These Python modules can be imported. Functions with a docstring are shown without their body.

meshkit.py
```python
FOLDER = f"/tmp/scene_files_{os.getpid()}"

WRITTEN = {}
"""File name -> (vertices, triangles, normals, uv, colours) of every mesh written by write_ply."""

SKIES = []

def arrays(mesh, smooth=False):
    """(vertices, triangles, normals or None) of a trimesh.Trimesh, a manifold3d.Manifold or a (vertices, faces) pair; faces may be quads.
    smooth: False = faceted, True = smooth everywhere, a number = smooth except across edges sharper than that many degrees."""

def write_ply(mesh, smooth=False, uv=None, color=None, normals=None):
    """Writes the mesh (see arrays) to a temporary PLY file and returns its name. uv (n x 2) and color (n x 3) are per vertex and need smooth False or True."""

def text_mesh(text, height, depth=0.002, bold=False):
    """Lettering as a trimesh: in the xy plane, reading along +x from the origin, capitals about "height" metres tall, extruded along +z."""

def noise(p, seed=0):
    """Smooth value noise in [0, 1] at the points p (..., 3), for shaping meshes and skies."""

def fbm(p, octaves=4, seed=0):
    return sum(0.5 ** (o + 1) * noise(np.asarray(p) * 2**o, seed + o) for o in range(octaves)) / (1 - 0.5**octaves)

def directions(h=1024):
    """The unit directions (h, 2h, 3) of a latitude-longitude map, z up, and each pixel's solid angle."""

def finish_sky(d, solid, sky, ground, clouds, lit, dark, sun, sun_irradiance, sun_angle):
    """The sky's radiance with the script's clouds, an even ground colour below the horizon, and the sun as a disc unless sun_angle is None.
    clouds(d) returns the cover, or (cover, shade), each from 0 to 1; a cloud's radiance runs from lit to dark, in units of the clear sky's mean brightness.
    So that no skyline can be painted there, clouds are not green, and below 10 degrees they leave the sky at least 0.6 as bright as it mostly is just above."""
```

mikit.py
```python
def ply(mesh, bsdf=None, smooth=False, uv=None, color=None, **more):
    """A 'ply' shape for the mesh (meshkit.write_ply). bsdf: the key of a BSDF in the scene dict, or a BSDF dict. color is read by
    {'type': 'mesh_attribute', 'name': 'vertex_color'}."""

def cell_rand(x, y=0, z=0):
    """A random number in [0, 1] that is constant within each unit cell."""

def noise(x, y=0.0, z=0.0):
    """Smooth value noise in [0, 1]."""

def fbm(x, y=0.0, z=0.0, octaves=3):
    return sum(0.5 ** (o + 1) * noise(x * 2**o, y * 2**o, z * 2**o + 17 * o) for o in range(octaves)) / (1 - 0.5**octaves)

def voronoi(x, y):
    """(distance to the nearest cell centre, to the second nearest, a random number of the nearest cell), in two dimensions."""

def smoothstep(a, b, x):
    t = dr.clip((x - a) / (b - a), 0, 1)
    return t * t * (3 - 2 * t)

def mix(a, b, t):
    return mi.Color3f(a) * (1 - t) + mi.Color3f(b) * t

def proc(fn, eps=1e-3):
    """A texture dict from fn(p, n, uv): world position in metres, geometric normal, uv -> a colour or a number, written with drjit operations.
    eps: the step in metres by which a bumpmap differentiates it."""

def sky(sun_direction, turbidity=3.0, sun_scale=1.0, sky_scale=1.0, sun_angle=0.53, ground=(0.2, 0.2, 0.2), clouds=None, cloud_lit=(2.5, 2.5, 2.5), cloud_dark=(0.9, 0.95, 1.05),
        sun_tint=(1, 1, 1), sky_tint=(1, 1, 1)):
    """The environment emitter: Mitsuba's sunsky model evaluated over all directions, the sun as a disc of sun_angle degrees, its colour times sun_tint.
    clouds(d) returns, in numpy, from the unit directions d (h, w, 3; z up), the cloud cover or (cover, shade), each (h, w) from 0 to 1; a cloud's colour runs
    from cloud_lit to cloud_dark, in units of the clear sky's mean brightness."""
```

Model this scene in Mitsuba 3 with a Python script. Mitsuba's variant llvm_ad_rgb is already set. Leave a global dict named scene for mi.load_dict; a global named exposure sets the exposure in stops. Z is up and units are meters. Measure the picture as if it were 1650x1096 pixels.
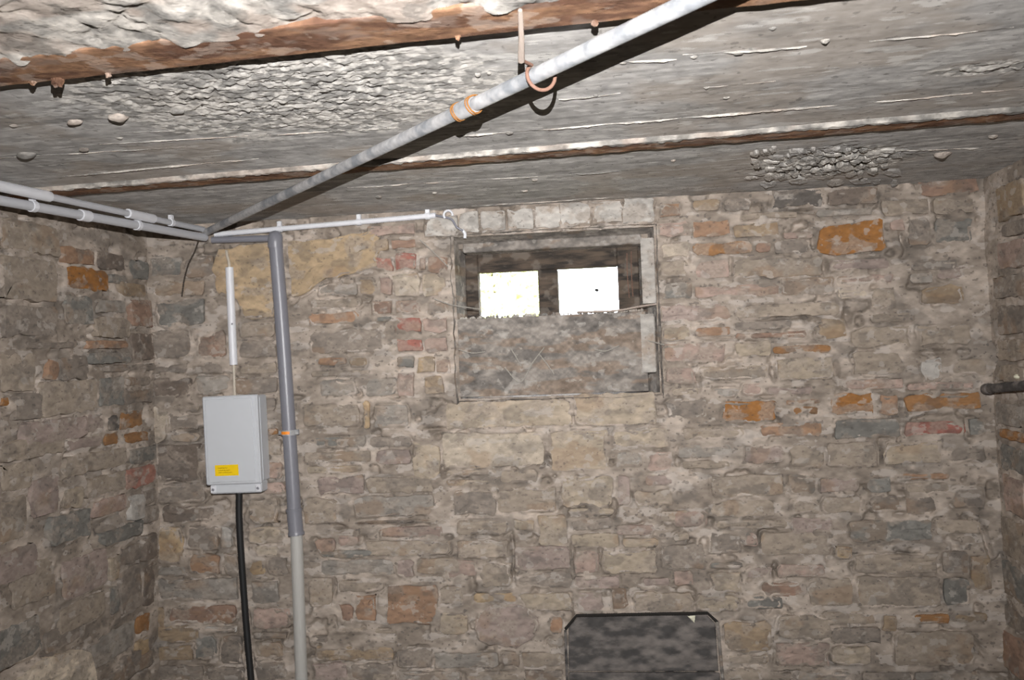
import math, random
import numpy as np
import trimesh, drjit as dr, mitsuba as mi, mikit, meshkit
from scipy import ndimage
from PIL import Image, ImageDraw

T = mi.ScalarTransform4f
scene, labels = {}, {}
RNG = np.random.default_rng(7)

# ------------------------------------------------------------------ camera, light, exposure
FOCAL, CX, CY = 1600.0, 825.0, 548.0                      # pixels of the 1650 x 1096 photograph
YAW, PITCH, ROLL = math.atan(205 / 1600), math.atan(15 / 1600), math.atan(0.04)
EYE = np.array([0.0, 0.0, 1.6])
UP = np.array([0, 0, 1.0])
_fh, _rh = np.array([-math.sin(YAW), math.cos(YAW), 0]), np.array([math.cos(YAW), math.sin(YAW), 0])
FWD = math.cos(PITCH) * _fh + math.sin(PITCH) * UP
_u0 = math.cos(PITCH) * UP - math.sin(PITCH) * _fh
CUP = math.cos(ROLL) * _u0 + math.sin(ROLL) * _rh
CRIGHT = math.cos(ROLL) * _rh - math.sin(ROLL) * _u0
scene["camera"] = {"type": "thinlens", "fov": math.degrees(2 * math.atan(825 / FOCAL)), "fov_axis": "x", "near_clip": 0.05, "far_clip": 200.0,
                   "aperture_radius": 0.0028, "focus_distance": 2.4,
                   "to_world": T().look_at(origin=EYE.tolist(), target=(EYE + FWD).tolist(), up=CUP.tolist())}
# the flash on the camera, a hand above the lens, its cone a little wider than the frame
_flash = EYE + 0.20 * CUP + 0.02 * FWD
scene["flash"] = {"type": "spot", "intensity": {"type": "rgb", "value": [57.0, 55.4, 55.0]}, "cutoff_angle": 49.0, "beam_width": 6.0,
                  "to_world": T().look_at(origin=_flash.tolist(), target=(_flash + FWD + 0.02 * CUP).tolist(), up=CUP.tolist())}
scene["sky"] = mikit.sky((-0.35, -0.6, 0.72), turbidity=4.0, sun_scale=40.0, sky_scale=60.0, ground=(0.3, 0.32, 0.25),
                         clouds=lambda d: 0.75 + 0 * d[..., 0], cloud_lit=(1.6, 1.6, 1.6))
exposure = 0.0

# ------------------------------------------------------------------ survey: where things lie in the room
D, XL, XR, ZC = 3.6, -1.86, 1.20, 2.125                    # back wall, left wall, right wall, ceiling (metres)
YB, ZF = -1.6, 0.0                                         # rear wall behind the camera, floor
WIN = (-0.665, 0.068, 1.425, 2.02)                         # window niche in the back wall: x0, x1, z0, z1


def ray(x, y):
    return FWD + (x - CX) / FOCAL * CRIGHT - (y - CY) / FOCAL * CUP


def hit(x, y, axis, value):
    d = ray(x, y)
    return EYE + d * (value - EYE[axis]) / d[axis]


def at_back(x, y, off=0.0):
    return hit(x, y, 1, D - off)


def at_ceiling(x, y, off=0.0):
    return hit(x, y, 2, ZC - off)


# each surface has its own flat coordinates (s, t) and a height h out of it, into the room
PLACE = {
    "back": (lambda s, t, h: np.stack([s, D - h, t], -1), lambda p: (p[0], p[2]), 1, D),
    "left": (lambda s, t, h: np.stack([XL + h, s, t], -1), lambda p: (p[1], p[2]), 0, XL),
    "right": (lambda s, t, h: np.stack([XR - h, -s, t], -1), lambda p: (-p[1], p[2]), 0, XR),
    "ceiling": (lambda s, t, h: np.stack([-s, t, ZC - h], -1), lambda p: (-p[0], p[1]), 2, ZC),
}


def flat(side, x, y):
    _, to_flat, axis, value = PLACE[side]
    return np.array(to_flat(hit(x, y, axis, value)))


def bulge(side, s, t):
    """The slow unevenness of a wall, in metres."""
    k = {"back": 0.0, "left": 31.0, "right": 57.0, "ceiling": 83.0}[side]
    a = {"back": 0.030, "left": 0.050, "right": 0.04, "ceiling": 0.0}[side]
    p = np.stack([np.asarray(s) * 1.5 + k, np.asarray(t) * 1.9 + k, np.full(np.shape(s), k)], -1)
    return a * (meshkit.fbm(p, 2) - 0.5)


# ------------------------------------------------------------------ helpers
COUNT = {}


def numbered(key):
    n = COUNT.get(key, -1) + 1
    COUNT[key] = n
    return key if n == 0 else f"{key}_{n:03d}"


def add(key, mesh, bsdf, smooth=False, **more):
    key = numbered(key)
    scene[key] = mikit.ply(mesh, bsdf, smooth, **more)
    return key


def thing(key, label, category, group=None):
    key = numbered(key)
    labels[key] = {"label": label, "category": category}
    if group:
        labels[key]["group"] = group
    return key


def structure(key, label, category=None):
    labels[key] = {"label": label, "kind": "structure"}
    if category:
        labels[key]["category"] = category
    return key


def merge(meshes):
    return trimesh.util.concatenate(meshes)


def box(x0, x1, y0, y1, z0, z1, c=0.002):
    """A box with chamfered edges."""
    c = min(c, 0.45 * min(x1 - x0, y1 - y0, z1 - z0))
    pts = []
    for i in (0, 1):
        for j in (0, 1):
            for k in (0, 1):
                p = np.array([(x0, x1)[i], (y0, y1)[j], (z0, z1)[k]])
                n = np.array([1 - 2 * i, 1 - 2 * j, 1 - 2 * k]) * c
                for a in range(3):
                    q = p + n
                    q[a] = p[a]
                    pts.append(q)
    return trimesh.Trimesh(np.array(pts), process=True).convex_hull


def oriented(mesh, origin, ex, ey, ez):
    m = np.eye(4)
    m[:3, 0], m[:3, 1], m[:3, 2], m[:3, 3] = ex, ey, ez, origin
    out = mesh.copy()
    out.apply_transform(m)
    return out


def tube(points, radius, sides=16, caps=True):
    p = np.asarray(points, float)
    r = np.broadcast_to(np.asarray(radius, float), (len(p),))
    t = np.gradient(p, axis=0)
    for i in range(len(t)):
        if np.linalg.norm(t[i]) < 1e-9:
            t[i] = t[i - 1]
    t /= np.linalg.norm(t, axis=1, keepdims=True)
    a = np.cross(t[0], [0, 0, 1] if abs(t[0][2]) < 0.9 else [1, 0, 0])
    a /= np.linalg.norm(a)
    rings = []
    ang = np.arange(sides) * 2 * np.pi / sides
    for i in range(len(p)):
        a = a - t[i] * (a @ t[i])
        a /= np.linalg.norm(a)
        b = np.cross(t[i], a)
        rings.append(p[i] + r[i] * (np.cos(ang)[:, None] * a + np.sin(ang)[:, None] * b))
    v = np.vstack(rings)
    f = []
    n = len(p)
    for i in range(n - 1):
        for j in range(sides):
            k = (j + 1) % sides
            f += [[i * sides + j, i * sides + k, (i + 1) * sides + k], [i * sides + j, (i + 1) * sides + k, (i + 1) * sides + j]]
    if caps:
        v = np.vstack([v, p[0], p[-1]])
        for j in range(sides):
            k = (j + 1) % sides
            f += [[n * sides, k, j], [n * sides + 1, (n - 1) * sides + j, (n - 1) * sides + k]]
    return trimesh.Trimesh(v, np.array(f), process=False)


def smooth_path(points, n=8):
    """A Catmull-Rom curve through the points."""
    p = np.asarray(points, float)
    q = np.vstack([2 * p[0] - p[1], p, 2 * p[-1] - p[-2]])
    out = []
    for i in range(1, len(q) - 2):
        for u in np.linspace(0, 1, n, endpoint=False):
            a, b, c, d = q[i - 1:i + 3]
            out.append(0.5 * (2 * b + (c - a) * u + (2 * a - 5 * b + 4 * c - d) * u * u + (3 * b - a - 3 * c + d) * u ** 3))
    return np.array(out + [p[-1]])


def line(a, b, n=2):
    return np.linspace(a, b, n)


# ------------------------------------------------------------------ materials
def srgb(r, g, b):
    return tuple(((c / 255 + 0.055) / 1.055) ** 2.4 if c > 10 else c / 255 / 12.92 for c in (r, g, b))


STONE_TONES = {                                            # colours of the stones, bricks and plaster
    "g": (142, 131, 118), "G": (135, 130, 123), "d": (119, 111, 103), "D": (102, 92, 84), "k": (107, 107, 103), "K": (76, 73, 70),
    "b": (156, 144, 127), "B": (170, 159, 143), "w": (166, 163, 157), "y": (158, 138, 110), "o": (136, 97, 58), "O": (140, 92, 37),
    "q": (141, 112, 90), "r": (143, 100, 88), "R": (140, 86, 76), "p": (150, 131, 121), "m": (142, 128, 121), "n": (134, 109, 94), "x": (136, 119, 98)}
TONE_KEYS = list(STONE_TONES)
_tone_table = np.array([srgb(*STONE_TONES[k]) for k in TONE_KEYS])
_tone = [mi.Float(_tone_table[:, i].astype(np.float32)) for i in range(3)]


def fbm3(p, f, o=3):
    return mikit.fbm(p.x * f, p.y * f, p.z * f, o)


def stone_colour(p, n, uv):
    """Each stone carries the number of its tone in u and its own brightness in v; grain, dust, lime and soot lie over it."""
    i = mi.UInt32(dr.clip(dr.floor(uv.x), 0, len(TONE_KEYS) - 1))
    base = mi.Color3f(*(dr.gather(mi.Float, c, i) for c in _tone)) * uv.y
    fine = fbm3(p, 120.0, 2)
    grain = 0.60 + 0.86 * mikit.fbm(p.x * 46, p.y * 46, p.z * 66, 4)
    cloud = fbm3(p, 12.0, 3)
    base = base * grain * (0.84 + 0.40 * cloud)
    dust = mikit.smoothstep(0.50, 0.60, fbm3(p + 7.3, 19.0, 5)) * 0.55
    base = mikit.mix(base, mi.Color3f(0.285, 0.243, 0.203) * (0.6 + 0.8 * fine), 0.14 + 0.86 * dust)
    rust = mikit.smoothstep(0.60, 0.70, fbm3(p + 31.7, 10.0, 4)) * 0.35
    base = mikit.mix(base, mi.Color3f(0.25, 0.160, 0.095), rust)
    lime = mikit.smoothstep(0.62, 0.68, fbm3(p + 11.7, 30.0, 4)) * 0.45
    base = mikit.mix(base, mi.Color3f(0.42, 0.385, 0.345), lime)
    soot = mikit.smoothstep(0.55, 0.64, fbm3(p + 51.7, 17.0, 5)) * 0.32
    base = base * (1 - soot) + mi.Color3f(0.085, 0.079, 0.073) * soot
    speck = mikit.smoothstep(0.70, 0.78, fbm3(p + 5.1, 90.0, 2)) * 0.4
    return base * (1 - speck) + mi.Color3f(0.06, 0.055, 0.05) * speck


def mortar_colour(p, n, uv):
    a, b = fbm3(p, 9.0, 4), mikit.fbm(p.x * 38, p.y * 38, p.z * 60, 4)
    c = mikit.mix((0.225, 0.190, 0.157), (0.385, 0.330, 0.278), mikit.smoothstep(0.34, 0.66, a))
    c = c * (0.58 + 0.88 * b)
    pale = mikit.smoothstep(0.57, 0.64, mikit.fbm(p.x * 20 + 3, p.y * 20, p.z * 34, 5)) * 0.55
    c = mikit.mix(c, mi.Color3f(0.47, 0.425, 0.38), pale)
    soot = mikit.smoothstep(0.54, 0.64, fbm3(p + 91.7, 12.0, 5)) * 0.36
    c = c * (1 - soot) + mi.Color3f(0.095, 0.088, 0.080) * soot
    speck = mikit.smoothstep(0.68, 0.76, fbm3(p + 5.1, 80.0, 2)) * 0.5
    return c * (1 - speck) + mi.Color3f(0.06, 0.055, 0.05) * speck


def earth_colour(p, n, uv):
    return mikit.mix((0.045, 0.040, 0.034), (0.085, 0.075, 0.064), fbm3(p, 12.0, 4))


def grit(p, n, uv):
    return fbm3(p, 70.0, 3) + 0.6 * mikit.noise(p.x * 260, p.y * 260, p.z * 260)


BARE = [(*at_ceiling(x, y)[:2], rx, ry) for x, y, rx, ry in ((450, 150, 0.50, 0.44), (1345, 262, 0.26, 0.28), (1600, 110, 0.13, 0.06))]


def concrete_colour(p, n, uv):
    """Concrete cast against boards: streaks along the boards, a tone per board, lime bloom and dark damp spots."""
    s, t = p.x * 0.9968 - p.y * 0.0797, p.x * 0.0797 + p.y * 0.9968
    board = mikit.cell_rand(dr.floor(t / 0.118), 3, 1)
    streak = mikit.fbm(s * 5.0, t * 60.0, 1.0, 4)
    c = mikit.mix((0.275, 0.267, 0.254), (0.350, 0.340, 0.323), mikit.smoothstep(0.25, 0.75, streak))
    c = c * (0.90 + 0.16 * board) * (0.68 + 0.64 * fbm3(p, 40.0, 4))
    tan = mikit.smoothstep(0.48, 0.66, fbm3(p + 5.5, 5.0, 4)) * 0.5
    c = mikit.mix(c, mi.Color3f(0.290, 0.247, 0.203), tan)
    bloom = mikit.smoothstep(0.60, 0.69, mikit.fbm(s * 17, t * 40, 2.2, 5)) * 0.55
    c = mikit.mix(c, mi.Color3f(0.50, 0.49, 0.46), bloom)
    soot = mikit.smoothstep(0.56, 0.66, mikit.fbm(s * 9 + 7, t * 16, 1.7, 5)) * 0.26
    c = c * (1 - soot) + mi.Color3f(0.085, 0.083, 0.079) * soot
    for (cx, cy, rx, ry) in BARE:                          # where the cement skin has come off the aggregate shows, pale and grainy
        d = dr.sqrt(dr.square((p.x - cx) / rx) + dr.square((p.y - cy) / ry)) + 0.9 * (fbm3(p + 6.0, 9.0, 4) - 0.5)
        bare = 1 - mikit.smoothstep(0.75, 1.0, d)
        stone = mikit.mix((0.21, 0.203, 0.188), (0.50, 0.48, 0.44), mikit.smoothstep(0.40, 0.58, fbm3(p + 1.0, 48.0, 4)))
        c = mikit.mix(c, stone * (0.55 + 0.9 * fbm3(p, 110.0, 2)), 0.8 * bare)
    speck = mikit.smoothstep(0.70, 0.77, fbm3(p + 5.1, 70.0, 2)) * 0.4
    return c * (1 - speck) + mi.Color3f(0.06, 0.058, 0.055) * speck


def rough_concrete_colour(p, n, uv):
    c = mikit.mix((0.175, 0.168, 0.155), (0.42, 0.395, 0.355), mikit.smoothstep(0.34, 0.64, fbm3(p, 20.0, 5)))
    c = c * (0.5 + 1.0 * fbm3(p + 4.0, 70.0, 3))
    pink = mikit.smoothstep(0.52, 0.62, fbm3(p + 14.0, 9.0, 4)) * 0.4
    c = mikit.mix(c, mi.Color3f(0.37, 0.29, 0.235), pink)
    soot = mikit.smoothstep(0.57, 0.66, fbm3(p + 21.7, 18.0, 5)) * 0.55
    return c * (1 - soot) + mi.Color3f(0.09, 0.086, 0.078) * soot


def rust_colour(p, n, uv):
    s, t = p.x * 0.9968 - p.y * 0.0797, p.x * 0.0797 + p.y * 0.9968
    a = mikit.fbm(s * 11.0, t * 34.0, 2.0, 5)
    c = mikit.mix((0.095, 0.050, 0.032), (0.205, 0.116, 0.068), mikit.smoothstep(0.34, 0.66, a))
    c = c * (0.5 + 1.0 * fbm3(p, 70.0, 3))
    grey = mikit.smoothstep(0.52, 0.64, fbm3(p + 3.0, 14.0, 4)) * 0.5
    c = mikit.mix(c, mi.Color3f(0.185, 0.140, 0.115), grey)
    lime = mikit.smoothstep(0.60, 0.68, fbm3(p + 9.0, 26.0, 5)) * 0.3
    return mikit.mix(c, mi.Color3f(0.42, 0.355, 0.30), lime)


def galvanised_colour(p, n, uv):
    a = fbm3(p, 22.0, 4)
    c = mikit.mix((0.20, 0.212, 0.225), (0.37, 0.37, 0.37), mikit.smoothstep(0.32, 0.66, a))
    return c * (0.78 + 0.44 * fbm3(p + 2.0, 80.0, 2))


def wood_colour(p, n, uv):
    a = mikit.fbm(p.x * 14.0, p.y * 60.0, p.z * 60.0, 4)
    c = mikit.mix((0.028, 0.024, 0.021), (0.095, 0.072, 0.054), mikit.smoothstep(0.3, 0.7, a))
    dust = mikit.smoothstep(0.56, 0.68, fbm3(p + 3.0, 26.0, 4)) * 0.4
    return mikit.mix(c, mi.Color3f(0.19, 0.165, 0.14), dust)


def slate_colour(p, n, uv):
    a = mikit.fbm(p.x * 16, p.y * 16, p.z * 30, 5)
    c = mikit.mix((0.065, 0.062, 0.060), (0.170, 0.154, 0.142), mikit.smoothstep(0.36, 0.64, a))
    return c * (0.66 + 0.68 * fbm3(p + 2.0, 50.0, 3))


def board_colour(p, n, uv):
    a = mikit.fbm(p.x * 18.0, p.y * 18.0, p.z * 24.0, 5)
    c = mikit.mix((0.130, 0.119, 0.108), (0.250, 0.226, 0.201), mikit.smoothstep(0.34, 0.66, a))
    brown = mikit.smoothstep(0.56, 0.66, mikit.fbm(p.x * 9.0 + 4, p.z * 30.0, 3.0, 4)) * 0.55
    c = mikit.mix(c, mi.Color3f(0.215, 0.155, 0.110), brown)
    lime = mikit.smoothstep(0.62, 0.69, fbm3(p + 1.7, 34.0, 4)) * 0.5
    c = mikit.mix(c, mi.Color3f(0.36, 0.34, 0.31), lime)
    return c * (0.5 + 1.0 * fbm3(p + 5.0, 70.0, 3))


def rgb(*c):
    return {"type": "rgb", "value": list(srgb(*c))}


def matt(fn, rough=0.9, bump=None, spec=0.2):
    b = {"type": "principled", "base_color": mikit.proc(fn) if callable(fn) else fn, "roughness": rough, "specular": spec}
    if bump:
        b = {"type": "bumpmap", "nested": b, "arbitrary": mikit.proc(grit, eps=1.5e-3), "scale": bump}
    return {"type": "twosided", "nested": b}


scene["mat_cellar_earth"] = matt(earth_colour, 0.95)
scene["mat_stone"] = matt(stone_colour, 0.92, 0.0014)
scene["mat_mortar"] = matt(mortar_colour, 0.95, 0.0018)
scene["mat_concrete"] = matt(concrete_colour, 0.9, 0.0008)
scene["mat_rough_concrete"] = matt(rough_concrete_colour, 0.95, 0.002)
scene["mat_rust"] = matt(rust_colour, 0.85, 0.0015)
scene["mat_galvanised"] = matt(galvanised_colour, 0.5, None, 0.5)
scene["mat_wood"] = matt(wood_colour, 0.8, 0.001)
scene["mat_slate"] = matt(slate_colour, 0.85, 0.002)
scene["mat_board"] = matt(board_colour, 0.95, 0.002)
scene["mat_white_plastic"] = matt(rgb(206, 208, 212), 0.42, None, 0.5)
scene["mat_grey_conduit"] = matt(rgb(178, 180, 184), 0.45, None, 0.5)
scene["mat_box_grey"] = matt(rgb(188, 192, 196), 0.4, None, 0.5)
scene["mat_pipe_dark"] = matt(rgb(118, 119, 126), 0.38, None, 0.5)
scene["mat_pipe_pale"] = matt(rgb(172, 171, 166), 0.6, None, 0.4)
scene["mat_black_cable"] = matt(rgb(30, 31, 32), 0.5, None, 0.5)
scene["mat_cable_cream"] = matt(rgb(184, 176, 162), 0.6, None, 0.4)
scene["mat_yellow"] = matt(rgb(232, 196, 10), 0.5, None, 0.4)
scene["mat_print"] = matt(rgb(176, 146, 12), 0.6, None, 0.3)
scene["mat_orange"] = matt(rgb(232, 140, 44), 0.5, None, 0.4)
scene["mat_hemp"] = matt(rgb(128, 88, 48), 0.9)
scene["mat_rusty_wire"] = matt(rgb(112, 86, 74), 0.85)
scene["mat_strap"] = matt(rgb(158, 146, 136), 0.8)
scene["mat_dark_wire"] = matt(rgb(64, 58, 52), 0.9)
scene["mat_dirt"] = matt(rgb(40, 38, 36), 0.9)
scene["mat_pale_chip"] = matt(rgb(214, 212, 190), 0.9)
scene["mat_dust_thread"] = matt(rgb(150, 146, 138), 0.95)
scene["mat_glass"] = {"type": "thindielectric", "int_ior": 1.5}
scene["mat_leaf"] = {"type": "twosided", "nested": {"type": "diffuse", "reflectance": {"type": "rgb", "value": [0.62, 0.66, 0.46]}}}
scene["mat_earth"] = matt(rgb(150, 150, 110), 0.95)

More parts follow.
